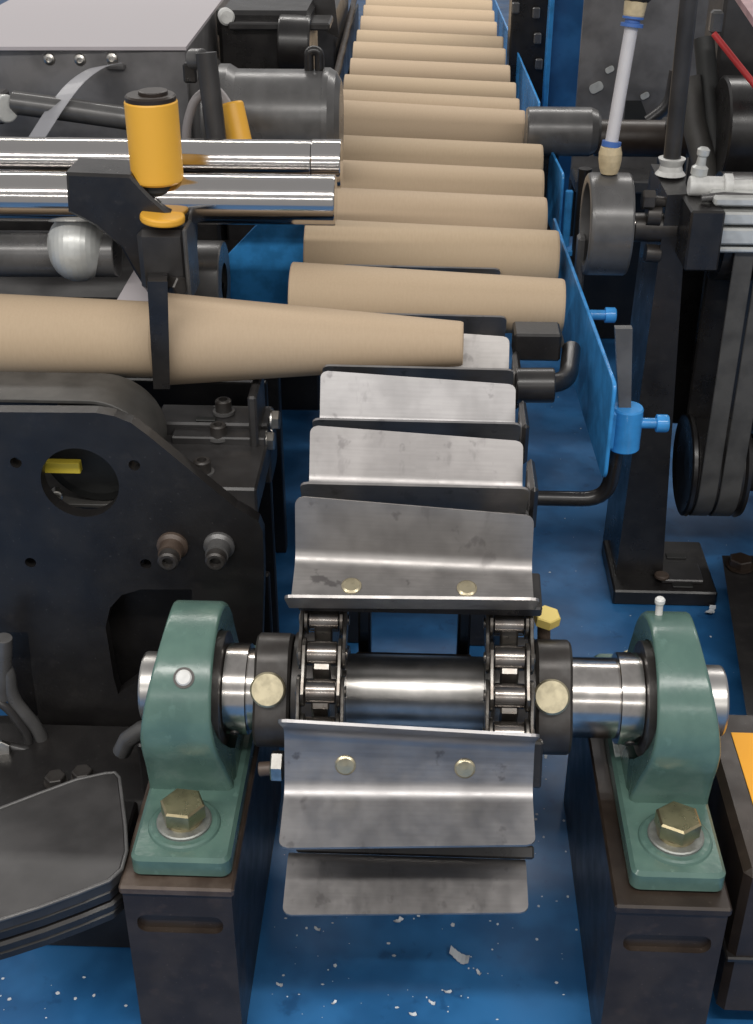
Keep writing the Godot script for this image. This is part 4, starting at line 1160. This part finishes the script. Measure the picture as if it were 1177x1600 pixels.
# ---------------------------------------------------------------- machine at the right
func build_right() -> void:
	# tapered black post on its slotted foot
	var t := thing("support_post", "tall black post on a slotted foot, beside the blue guide clamp", "post", Vector3(0.4013, -0.3600, -0.7207))
	part(t, "post_body", hexa([Vector3(0.3598, -0.3742, -0.7600), Vector3(0.4461, -0.3718, -0.7600), Vector3(0.4461, -0.3718, -0.7600) + Vector3(0.005, 0, -0.17), Vector3(0.3598, -0.3742, -0.7600) + Vector3(0.0, 0, -0.17), Vector3(0.3716, 0.3601, -0.7600), Vector3(0.4021, 0.3624, -0.7600), Vector3(0.4215, 0.3601, -0.9308), Vector3(0.3725, 0.3601, -0.9366)]), "satin_black")
	var foot := box(t, "foot", Vector3(0.442, FLOOR + 0.015, -0.795), Vector3(0.182, 0.03, 0.172), "black_paint", 0.003)
	box(foot, "foot_step", Vector3(0.475, FLOOR + 0.034, -0.765), Vector3(0.075, 0.008, 0.06), "grey_black", 0.002)
	for q in [Vector3(0.5374, -0.3290, -1.2185), Vector3(0.4738, -0.3290, -0.7306), Vector3(0.4782, -0.3290, -0.8256)]:
		if q.z > -0.9:
			box(foot, "slot", q, Vector3(0.036, 0.003, 0.016), "rubber", 0.001)
	turned(foot, "bolt_head", Vector3(0.4392, -0.3220, -0.7454), Vector3.UP, [Vector2(0.013, 0), Vector2(0.013, 0.004), Vector2(0.010, 0.006), Vector2(0, 0.006)], "dirt_brown", 28)
	# rod rising from the post top
	var pr := Vector3(0.3913, 0.3789, -0.8600)
	t = thing("vertical_rod", "grey black vertical rod rising from the post in a white grommet", "rod", pr)
	bar(t, "rod_bar", pr - Vector3(0, 0.012, 0), Vector3(0.3875, 0.6749, -0.8600), 0.0135, "grey_black", 0.001, 28)
	turned(t, "grommet", pr + Vector3(0, -0.014, 0), Vector3.UP, [Vector2(0.024, 0), Vector2(0.019, 0.006), Vector2(0.017, 0.014), Vector2(0.0205, 0.022), Vector2(0.0215, 0.025), Vector2(0.0140, 0.026)], "white_plastic", 32)
	# ring roller in front of the post
	var rc := Vector3(0.2534, 0.3075, -0.7800)
	t = thing("ring_roller", "wide dark ring with an open bore, below the clear air tube", "roller", rc)
	turned(t, "ring", rc, Vector3.RIGHT, [Vector2(0.062, 0.060), Vector2(0.062, 0.001), Vector2(0.064, 0), Vector2(0.0735, 0), Vector2(0.0765, 0.002), Vector2(0.078, 0.006), Vector2(0.078, 0.062), Vector2(0.0765, 0.065), Vector2(0.062, 0.066), Vector2(0.040, 0.060), Vector2(0.0, 0.060)], "gun_grey", 64)
	bar(t, "axle", rc + Vector3(0.055, 0, 0), rc + Vector3(0.145, 0, 0), 0.011, "oxide")
	bar(t, "axle_sleeve", rc + Vector3(0.075, -0.004, 0.0), rc + Vector3(0.14, -0.004, 0.0), 0.022, "oxide")
	bar(t, "axle_nut", rc + Vector3(0.068, 0.006, 0.012), rc + Vector3(0.10, 0.006, 0.012), 0.006, "ground_steel")
	hex_head(t, "bolt_head", Vector3(0.3338, 0.3527, -0.7600), Vector3(1, 0, 0), 0.026, 0.02, "oxide")
	bar(t, "stud", Vector3(0.3425, 0.3528, -0.7600), Vector3(0.3719, 0.3463, -0.7700), 0.008, "oxide")
	bar(t, "lock_nut", Vector3(0.3495, 0.2659, -0.7700), Vector3(0.3735, 0.2642, -0.7700), 0.014, "oxide")
	bar(t, "lock_nut", Vector3(0.3448, 0.3270, -0.7700), Vector3(0.3664, 0.3262, -0.7700), 0.017, "oxide")
	box(t, "carrier", Vector3(0.2536, 0.2331, -0.8000), Vector3(0.014, 0.10, 0.03), "gun_grey", 0.004)
	# clear air tube with ivory couplings
	t = thing("air_tube", "clear air tube between two ivory couplings, rising from the ring", "air tube", Vector3(0.2833, 0.3896, -0.7800))
	var p0 := Vector3(0.2835, 0.3876, -0.7800)
	var p1 := Vector3(0.2824, 0.4300, -0.7800)
	var p2 := Vector3(0.2988, 0.5943, -0.8000)
	turned(t, "coupling", p0, p1 - p0, [Vector2(0.013, 0), Vector2(0.0155, 0.008), Vector2(0.0175, 0.020), Vector2(0.0175, 0.030), Vector2(0.0150, 0.040), Vector2(0.010, 0.043)], "ivory", 32)
	turned(t, "collar", p1 - (p1 - p0).normalized() * 0.003, p2 - p1, [Vector2(0.008, 0), Vector2(0.0145, 0), Vector2(0.0145, 0.008), Vector2(0.008, 0.008)], "air_blue", 28)
	bar(t, "tube", p1, p2, 0.0098, "air_tube", 0.0005, 28)
	bar(t, "air_core", p1, p2, 0.0062, "white_plastic", 0.0005, 20)
	turned(t, "collar", p2, p2 - p1, [Vector2(0.008, 0), Vector2(0.0165, 0), Vector2(0.0165, 0.005), Vector2(0.011, 0.006), Vector2(0.011, 0.010), Vector2(0.0155, 0.011), Vector2(0.0155, 0.014), Vector2(0.009, 0.015)], "air_blue", 28)
	var up := (p2 - p1).normalized()
	turned(t, "coupling", p2 + up * 0.010, up, [Vector2(0.0125, 0), Vector2(0.0150, 0.006), Vector2(0.0165, 0.024), Vector2(0.012, 0.026)], "ivory", 32)
	turned(t, "cap", p2 + up * 0.034, up, [Vector2(0.017, 0), Vector2(0.021, 0.004), Vector2(0.021, 0.06), Vector2(0, 0.062)], "grey_black", 6)
	# black end block and the bright rail it carries
	t = thing("linear_rail", "silver aluminium rail with grooves in a black end block", "rail", Vector3(0.4539, 0.2725, -0.7400))
	box(t, "end_block", Vector3(0.4192, 0.3144, -0.7400), Vector3(0.050, 0.092, 0.12), "satin_black", 0.003)
	var rz := -0.735
	for k in [[Vector3(0.4303, 0.3679, -0.7000), 0.016], [Vector3(0.4335, 0.3449, -0.7000), 0.022], [Vector3(0.4372, 0.3177, -0.7000), 0.028], [Vector3(0.4403, 0.2951, -0.7000), 0.012]]:
		var q: Vector3 = k[0]
		box(t, "rail_strip", q + Vector3(0.15, 0, -0.03 + (0.006 if k[1] > 0.02 else 0.0)), Vector3(0.30, k[1] - 0.003, 0.06), "silver_paint", 0.003)
	# grey fitting with a small knob on top of the block
	t = thing("air_fitting", "grey air fitting with a clear knob, lying on the black end block", "fitting", Vector3(0.4353, 0.3657, -0.7600))
	bar(t, "body", Vector3(0.4015, 0.3751, -0.7600), Vector3(0.4611, 0.3738, -0.7600), 0.0150, "white_plastic", 0.003, 28)
	turned(t, "collar", Vector3(0.4520, 0.3771, -0.7550), Vector3.RIGHT, [Vector2(0, 0), Vector2(0.0165, 0), Vector2(0.018, 0.002), Vector2(0.018, 0.012), Vector2(0, 0.013)], "white_plastic", 28)
	bar(t, "hose", Vector3(0.4618, 0.3753, -0.7550), Vector3(0.5569, 0.3764, -0.7550), 0.0105, "white_plastic")
	turned(t, "knob", Vector3(0.4152, 0.3874, -0.7650), Vector3(0.08, 1, 0), [Vector2(0.010, 0), Vector2(0.0125, 0.004), Vector2(0.0125, 0.014), Vector2(0.0075, 0.018), Vector2(0.0065, 0.030), Vector2(0.009, 0.033), Vector2(0.0095, 0.041), Vector2(0.006, 0.044), Vector2(0, 0.044)], "silver_paint", 28)
	part(t, "lever", pipe([Vector3(0.4144, 0.3675, -0.7200), Vector3(0.4458, 0.3717, -0.7200), Vector3(0.5499, 0.3672, -0.7200)], 0.006, 10), "gun_grey")
	# belt and pulley
	t = thing("belt_drive", "grey ribbed belt round a black pulley, right of the post", "belt drive", Vector3(0.5193, -0.2185, -0.8000))
	var pc := Vector3(0.4599, -0.1217, -0.8000)
	turned(t, "pulley", pc, Vector3.RIGHT, [Vector2(0, 0.012), Vector2(0.030, 0.010), Vector2(0.070, 0.004), Vector2(0.085, 0), Vector2(0.091, 0.002), Vector2(0.092, 0.008), Vector2(0.086, 0.012), Vector2(0.086, 0.088), Vector2(0.092, 0.092), Vector2(0.090, 0.098), Vector2(0, 0.098)], "satin_black", 56)
	bar(t, "shaft", pc + Vector3(0.09, 0, 0), pc + Vector3(0.30, 0, 0), 0.024, "ground_steel")
	bar(t, "hub", pc + Vector3(0.10, 0, 0), pc + Vector3(0.16, 0, 0), 0.046, "rubber")
	for k in [[0.014, 0.030], [0.049, 0.034]]:
		var bp := []
		var far := Vector3(pc.x, 0.33, -0.86)
		var bpoly := []
		bpoly.append_array(arc2(Vector2(pc.z, pc.y), 0.0905, 180, 360, 26))
		bpoly.append_array([Vector2(pc.z + 0.088, 0.30), Vector2(pc.z + 0.083, 0.30)])
		bpoly.append_array(arc2(Vector2(pc.z, pc.y), 0.0865, 359, 181, 26))
		bpoly.append_array([Vector2(pc.z - 0.083, 0.30), Vector2(pc.z - 0.088, 0.30)])
		part(t, "belt_run", prism(bpoly, k[1], 0.001), "belt", Transform3D(Basis(Vector3(0, 0, 1), Vector3(0, 1, 0), Vector3(-1, 0, 0)), Vector3(pc.x + k[0], 0, 0)))
	turned(t, "upper_pulley", Vector3(pc.x, 0.30, pc.z), Vector3.RIGHT, [Vector2(0, 0), Vector2(0.083, 0), Vector2(0.083, 0.098), Vector2(0, 0.098)], "satin_black", 40)
	box(t, "bearing_stand", pc + Vector3(0.26, -0.13, 0), Vector3(0.10, 0.27, 0.12), "black_paint", 0.004)
	box(t, "back_panel", Vector3(0.60, 0.09, -0.955), Vector3(0.34, 0.42, 0.012), "satin_black", 0.003)
	box(t, "belt_web", Vector3(pc.x + 0.049, 0.13, pc.z - 0.02), Vector3(0.10, 0.34, 0.02), "satin_black", 0.003)
	# dark drum beyond the belt
	t = thing("dark_drum", "large dark drum behind the belt at the machine's end", "drum", Vector3(0.6075, -0.1670, -0.9500))
	bar(t, "drum_body", Vector3(0.5696, -0.0007, -0.9800), Vector3(0.5696, -0.0007, -0.9800) + Vector3(0.35, 0, 0), 0.135, "grey_black", 0.004, 56)
	bar(t, "drum_axle", Vector3(0.5696, -0.0007, -0.9800) - Vector3(0.06, 0, 0), Vector3(0.5696, -0.0007, -0.9800) + Vector3(0.01, 0, 0), 0.02, "oxide")
	# black bed with a bolt at the right edge
	t = thing("bolted_beam", "black sloping beam with a large bolt, lying on the blue floor", "beam", Vector3(0.5649, -0.3600, -0.6126))
	part(t, "base_block", hexa([Vector3(0.5917, -0.3600, -0.8809), Vector3(0.8331, -0.3600, -0.8906), Vector3(0.6631, -0.3600, -0.2980), Vector3(0.5123, -0.3600, -0.3059), Vector3(0.5458, -0.2900, -0.7695), Vector3(0.7876, -0.2900, -0.7792), Vector3(0.6426, -0.2900, -0.2737), Vector3(0.4909, -0.2900, -0.2815)]), "black_paint")
	hex_head(t, "bolt_head", Vector3(0.5693, -0.2880, -0.7318), Vector3(0, 1, 0), 0.036, 0.018, "brown_black", 0.024, 20)
	box(t, "upper_body", Vector3(0.80, 0.0, -0.86), Vector3(0.3, 0.55, 0.3), "black_paint", 0.006)
	# far roller and the shaft it turns on
	var r0 := Vector3(0.2052, 0.2863, -1.4500)
	t = thing("grey_roller", "smooth dark grey roller with a brown shaft, right of the cones", "roller", r0)
	turned(t, "roller_body", r0, Vector3.RIGHT, [Vector2(0, 0), Vector2(0.044, 0), Vector2(0.047, 0.003), Vector2(0.048, 0.012), Vector2(0.048, 0.128), Vector2(0.042, 0.142), Vector2(0.034, 0.148), Vector2(0, 0.148)], "gun_grey", 48)
	bar(t, "shaft", r0 + Vector3(0.14, -0.012, 0), r0 + Vector3(0.34, -0.012, 0), 0.036, "brown_black", 0.002, 40)
	box(t, "bracket", r0 + Vector3(0.045, -0.13, -0.02), Vector3(0.05, 0.20, 0.05), "satin_black", 0.004)
	box(t, "bracket", r0 + Vector3(0.30, -0.25, 0.0), Vector3(0.05, 0.55, 0.06), "black_paint", 0.004)
	# blue upright
	t = thing("blue_upright", "deep blue square upright behind the grey roller", "upright", Vector3(0.47, FLOOR, -2.3))
	var bu := Vector3(0.3504, 0.2545, -2.3000)
	box(t, "column", Vector3(bu.x + 0.01, (FLOOR + 0.75) / 2, -2.33), Vector3(0.085, 0.75 - FLOOR, 0.09), "floor_blue", 0.004)
	box(t, "edge_strip", Vector3(bu.x - 0.038, (FLOOR + 0.75) / 2, -2.26), Vector3(0.012, 0.75 - FLOOR, 0.05), "guide_blue", 0.002)
	# dark upright with clips between the guide and the blue one
	t = thing("dark_upright", "black upright with small pale clips, left of the blue upright", "upright", Vector3(0.36, FLOOR, -2.5))
	var du := Vector3(0.2800, 0.2493, -2.5000)
	box(t, "column", Vector3(du.x, (FLOOR + 0.75) / 2, -2.52), Vector3(0.11, 0.75 - FLOOR, 0.12), "satin_black", 0.004)
	for q in [Vector3(0.2346, 0.3709, -2.4400), Vector3(0.2899, 0.3584, -2.4400), Vector3(0.2976, 0.2934, -2.4400), Vector3(0.3054, 0.2272, -2.4400)]:
		box(t, "clip", q, Vector3(0.020, 0.028, 0.014), "gun_grey", 0.003)
	# grey sheet panel with drilled holes
	t = thing("sheet_panel", "dull grey steel panel with small bright tags, behind the air tube", "panel", Vector3(0.62, FLOOR, -1.95))
	var pl := Vector3(0.3589, 0.2265, -1.9500)
	var prr := Vector3(0.6997, 0.2296, -1.9500)
	box(t, "sheet", Vector3((pl.x + prr.x) / 2, 0.29, -1.955), Vector3(prr.x - pl.x, 0.75, 0.01), "sheet_grey", 0.002)
	box(t, "lower_ledge", Vector3((pl.x + prr.x) / 2, 0.065, -1.89), Vector3(prr.x - pl.x, 0.03, 0.12), "gun_grey", 0.004)
	box(t, "stand", Vector3((pl.x + prr.x) / 2, (FLOOR + 0.05) / 2, -1.95), Vector3(prr.x - pl.x, 0.05 - FLOOR, 0.05), "black_paint", 0.003)
	for q in [[Vector3(0.4033, 0.2694, -1.9450), 0.022], [Vector3(0.4310, 0.3104, -1.9450), 0.014], [Vector3(0.5196, 0.2513, -1.9450), 0.014], [Vector3(0.5461, 0.2104, -1.9300), 0.016]]:
		part(t, "tag", prism(round_rect(q[1] * 1.5, q[1], q[1] * 0.4), 0.003, 0.0005), "silver_paint", at(q[0], Vector3(0, 0, 28)))
	part(t, "block", hexa([Vector3(0.4537, 0.2253, -1.8000), Vector3(0.5118, 0.2258, -1.8000), Vector3(0.5221, 0.2118, -1.8600), Vector3(0.4629, 0.2112, -1.8600), Vector3(0.4534, 0.2722, -1.8000), Vector3(0.4879, 0.2725, -1.8000), Vector3(0.4977, 0.2594, -1.8600), Vector3(0.4625, 0.2591, -1.8600)]), "rubber")
	part(t, "curved_hook", pipe(round_path([Vector3(0.4989, 0.2375, -1.7500), Vector3(0.5432, 0.2729, -1.7500), Vector3(0.5482, 0.3483, -1.7500)], 0.06), 0.014, 12), "grey_black")
	# pulleys and curved belts at the upper right
	t = thing("upper_pulley", "dark upper pulley with a curved guard, right of the vertical rod", "pulley", Vector3(0.5452, 0.2651, -1.1500))
	var up2 := Vector3(0.5158, 0.3696, -1.1200)
	turned(t, "wheel", up2, Vector3.RIGHT, [Vector2(0, 0.006), Vector2(0.07, 0.004), Vector2(0.088, 0), Vector2(0.093, 0.003), Vector2(0.093, 0.05), Vector2(0.088, 0.054), Vector2(0, 0.054)], "satin_black", 48)
	turned(t, "wheel_rim", up2 + Vector3(0.058, 0, 0), Vector3.RIGHT, [Vector2(0, 0), Vector2(0.098, 0), Vector2(0.102, 0.003), Vector2(0.102, 0.06), Vector2(0, 0.06)], "grey_black", 48)
	part(t, "belt_run", pipe([Vector3(0.4676, 0.4451, -1.2000), Vector3(0.4837, 0.3717, -1.1800), Vector3(0.5023, 0.3137, -1.1400), Vector3(0.5146, 0.2676, -1.1000)], 0.022, 14), "belt")
	part(t, "belt_run", pipe([Vector3(0.4956, 0.5034, -1.2400), Vector3(0.5094, 0.4123, -1.2000), Vector3(0.5242, 0.3316, -1.1600), Vector3(0.5352, 0.2620, -1.1200)], 0.018, 14), "rubber")
	box(t, "stand", up2 + Vector3(0.14, -0.30, 0.0), Vector3(0.12, 0.60, 0.16), "black_paint", 0.004)
	box(t, "rear_case", up2 + Vector3(0.14, 0.02, -0.20), Vector3(0.26, 0.45, 0.14), "grey_black", 0.006)
	# red lever below a reddish cover
	t = thing("red_lever", "thin red lever with a grey grip, below the pinkish cover", "lever", Vector3(0.5143, 0.4962, -1.0500))
	bar(t, "red_rod", Vector3(0.4731, 0.5425, -1.0600), Vector3(0.5497, 0.4618, -1.0200), 0.0052, "red")
	box(t, "grip", Vector3(0.4769, 0.5588, -1.0700), Vector3(0.020, 0.036, 0.02), "gun_grey", 0.004)
	t = thing("pink_cover", "corner of a pinkish grey cover plate at the machine's top", "cover", Vector3(0.5215, 0.5838, -1.0000))
	part(t, "cover_plate", hexa([Vector3(0.4731, 0.6200, -1.0099), Vector3(0.4331, 0.6200, -0.6121), Vector3(0.5318, 0.6200, -0.6160), Vector3(0.6399, 0.6200, -1.0166), Vector3(0.4731, 0.6200, -1.0099) + Vector3(0, 0.01, 0), Vector3(0.4331, 0.6200, -0.6121) + Vector3(0, 0.01, 0), Vector3(0.5318, 0.6200, -0.6160) + Vector3(0, 0.01, 0), Vector3(0.6399, 0.6200, -1.0166) + Vector3(0, 0.01, 0)]), "pink_cover")
	box(t, "post", Vector3(0.75, (FLOOR + 0.62) / 2, -1.25), Vector3(0.05, 0.62 - FLOOR, 0.05), "black_paint", 0.003)
	# dark box with an orange label at the lower right
	t = thing("control_box", "dark brown box with a plain orange label, beside the right pedestal", "box", Vector3(0.47, FLOOR, 0.05))
	box(t, "case", Vector3(0.475, (-0.1 + FLOOR + 0.03) / 2, 0.03), Vector3(0.225, 0.26 - 0.03, 0.27), "brown_black", 0.008)
	box(t, "lid_joint", Vector3(0.475, -0.235, 0.03), Vector3(0.231, 0.008, 0.276), "satin_black", 0.002)
	box(t, "foot", Vector3(0.475, FLOOR + 0.0145, 0.03), Vector3(0.18, 0.029, 0.2), "black_paint", 0.002)
	var lp := []
	for q in [Vector2(0.392, 0.062), Vector2(0.530, 0.062), Vector2(0.530, -0.095), Vector2(0.392, -0.095)]:
		lp.append(q)
	part(t, "orange_label", prism(lp, 0.0012, 0.0002), "label_orange", Transform3D(Basis(Vector3(1, 0, 0), Vector3(0, 0, -1), Vector3(0, 1, 0)), Vector3(0, -0.0985, 0)))


# ---------------------------------------------------------------- scraps on the floor
func build_scraps() -> void:
	rng.seed = 21
	# the larger ones, each a thing
	var big := [
		[Vector3(0.0667, -0.3600, 0.0721), 0.016, "curled grey paper scrap on the blue floor before the conveyor"],
		[Vector3(0.0899, -0.3600, 0.0943), 0.005, "small white chip beside the curled scrap on the blue floor"],
		[Vector3(-0.0113, -0.3600, 0.0176), 0.007, "pale blue chip on the floor just below the lowest slat"],
		[Vector3(0.5203, -0.3600, -0.6920), 0.016, "pale blue paper scrap beside the post's foot"],
		[Vector3(0.0519, -0.3600, 0.1240), 0.005, "white crumb on the blue floor between the pedestals"],
		[Vector3(0.0098, -0.3600, 0.1575), 0.005, "white crumb on the blue floor between the pedestals"],
		[Vector3(-0.1138, -0.3600, 0.0352), 0.005, "white crumb on the blue floor between the pedestals"],
		[Vector3(-0.0849, -0.3600, 0.1451), 0.004, "white crumb on the blue floor between the pedestals"],
		[Vector3(0.0326, -0.3600, 0.1404), 0.005, "white crumb on the blue floor between the pedestals"],
		[Vector3(-0.1529, -0.3600, 0.1220), 0.005, "white crumb on the blue floor between the pedestals"],
		[Vector3(0.5742, -0.3600, -2.2376), 0.010, "white chip on the blue floor behind the black post"],
	]
	for k in big:
		var t := thing("paper_scrap", k[2], "scrap", k[0], "paper scraps on the floor")
		var mb := MB.new()
		var r: float = k[1]
		var turn := rng.randf() * TAU
		var pts := []
		for i in 6:                                    # a little curled strip
			var u := i / 5.0 - 0.5
			pts.append(Vector3(u * r * 1.6, (u * u) * r * 1.5 + 0.0012, sin(u * 3.0) * r * 0.3))
		for i in 5:
			var w := Vector3(0, 0, r * (0.28 + 0.22 * rng.randf()))
			for s in [0.0004, -0.0004]:
				var o := Vector3(0, s, 0)
				mb.flat(pts[i] - w + o, pts[i + 1] - w * 0.9 + o, pts[i + 1] + w * 0.9 + o, pts[i] + w + o, (pts[i] + pts[i + 1]) * 0.5 - o * 3.0)
		part(t, "scrap", mb.done(), "scrap_white", Transform3D(Basis(Vector3.UP, turn), k[0]))
	# crumbs too many to count
	var flake := MB.new()
	var fp := [Vector3(1, 0, 0.1), Vector3(0.2, 0, 0.9), Vector3(-0.8, 0, 0.4), Vector3(-0.5, 0, -0.7), Vector3(0.5, 0, -0.6)]
	for i in 5:
		var a: Vector3 = fp[i]
		var b: Vector3 = fp[(i + 1) % 5]
		flake.tri(a, b, Vector3(0, 0.5, 0), Vector3(0, 1, 0.2), Vector3(0, 1, 0.2), Vector3.UP)
	var mm := MultiMesh.new()
	mm.transform_format = MultiMesh.TRANSFORM_3D
	mm.mesh = flake.done()
	var spots := []
	for i in 480:
		var p := Vector3(rng.randf_range(-0.17, 0.22), FLOOR + 0.0004, rng.randf_range(-0.55, 0.32))
		if i > 300:
			p = Vector3(rng.randf_range(0.17, 0.62), FLOOR + 0.0004, rng.randf_range(-1.6, 0.1))
		if i > 420:
			p = Vector3(rng.randf_range(-0.6, -0.28), FLOOR + 0.0004, rng.randf_range(0.1, 0.33))
		var s := 0.0007 + 0.0026 * pow(rng.randf(), 2.6)
		spots.append(Transform3D(Basis(Vector3.UP, rng.randf() * TAU).scaled(Vector3(s, s, s * rng.randf_range(0.5, 1.4))), p))
	mm.instance_count = spots.size()
	for i in spots.size():
		mm.set_instance_transform(i, spots[i])
	var o := MultiMeshInstance3D.new()
	o.name = "floor_crumbs"
	o.multimesh = mm
	o.material_override = M["scrap_white"]
	o.set_meta("kind", "stuff")
	o.set_meta("label", "fine white crumbs scattered over the blue floor")
	o.set_meta("category", "crumbs")
	add_child(o)


func build_lamps() -> void:
	for k in LAMPS:
		var t := thing("ceiling_lamp", k[2], "lamp", k[0], "rows of ceiling lamps above the machine")
		var l: float = k[1]
		box(t, "housing", k[0] + Vector3(0, 0.055, 0), Vector3(l, 0.07, 0.16), "lamp_body", 0.004)
		box(t, "diffuser", k[0] + Vector3(0, 0.010, 0), Vector3(l - 0.02, 0.018, 0.13), "lamp_white", 0.004)


const LAMPS := [
	[Vector3(-0.3, 2.25, 1.30), 5.0, "long ceiling lamp right above the drive shaft"],
	[Vector3(-0.3, 2.45, 4.6), 6.0, "long ceiling lamp behind the viewer"],
	[Vector3(-0.3, 2.45, -3.0), 6.0, "long ceiling lamp above the far end of the conveyor"],
]


func _ready() -> void:
	# camera
	var cam := Camera3D.new()
	cam.name = "camera"
	cam.position = Vector3(0.006, 0.9127, 1.1349)
	cam.rotation_degrees = Vector3(-30.6, 2.3, 0)
	cam.fov = 44.51
	cam.near = 0.05
	cam.far = 60.0
	add_child(cam)
	cam.current = true
	# surroundings: the dim pale hall
	var env := Environment.new()
	env.background_mode = Environment.BG_COLOR
	env.background_color = Color(0.40, 0.395, 0.395).linear_to_srgb()
	env.tonemap_mode = Environment.TONE_MAPPER_LINEAR
	env.tonemap_exposure = 1.0
	env.sdfgi_enabled = true
	env.ssao_enabled = true
	env.ssil_enabled = true
	var we := WorldEnvironment.new()
	we.name = "surroundings"
	we.environment = env
	add_child(we)
	# light of the ceiling lamps
	var k := 0
	for e in [10.0, 8.5, 11.0]:
		var l := AreaLight3D.new()
		l.name = "lamp_light"
		l.area_size = Vector2(LAMPS[k][1] - 0.04, 0.12)
		l.light_energy = e
		l.area_normalize_energy = true
		l.light_color = Color(1.0, 0.985, 0.965)
		l.area_range = 12.0
		l.shadow_enabled = true
		add_child(l, true)
		l.position = LAMPS[k][0] + Vector3(0, -0.004, 0)
		l.rotation_degrees = Vector3(-90, 0, 0)
		k += 1
	make_materials()
	# setting
	var fl := MeshInstance3D.new()
	fl.name = "floor"
	fl.mesh = cbox(Vector3(14.0, 0.05, 18.0), 0.002)
	fl.material_override = M["floor_blue"]
	fl.position = Vector3(0, FLOOR - 0.025, -5.0)
	fl.set_meta("kind", "structure")
	fl.set_meta("label", "blue painted steel floor under the machines")
	fl.set_meta("category", "floor")
	add_child(fl)
	build_pedestal(-0.306, -0.183, 0.207, "black box pedestal with a rusty top, below the bearing with a white plug", "dirt_brown")
	build_pedestal(0.2180, 0.340, 0.212, "black box pedestal below the bearing with an ivory nipple", "brown_black")
	build_conveyor()
	build_pillow_block(-0.2155, -0.2945, "green bearing housing with a white plug on its arch", true)
	build_pillow_block(0.2640, 0.3350, "green bearing housing with an ivory grease nipple on top", false)
	build_guides()
	build_cones()
	build_left_frame()
	build_left_tools()
	build_left_low()
	build_right()
	build_lamps()
	build_scraps()
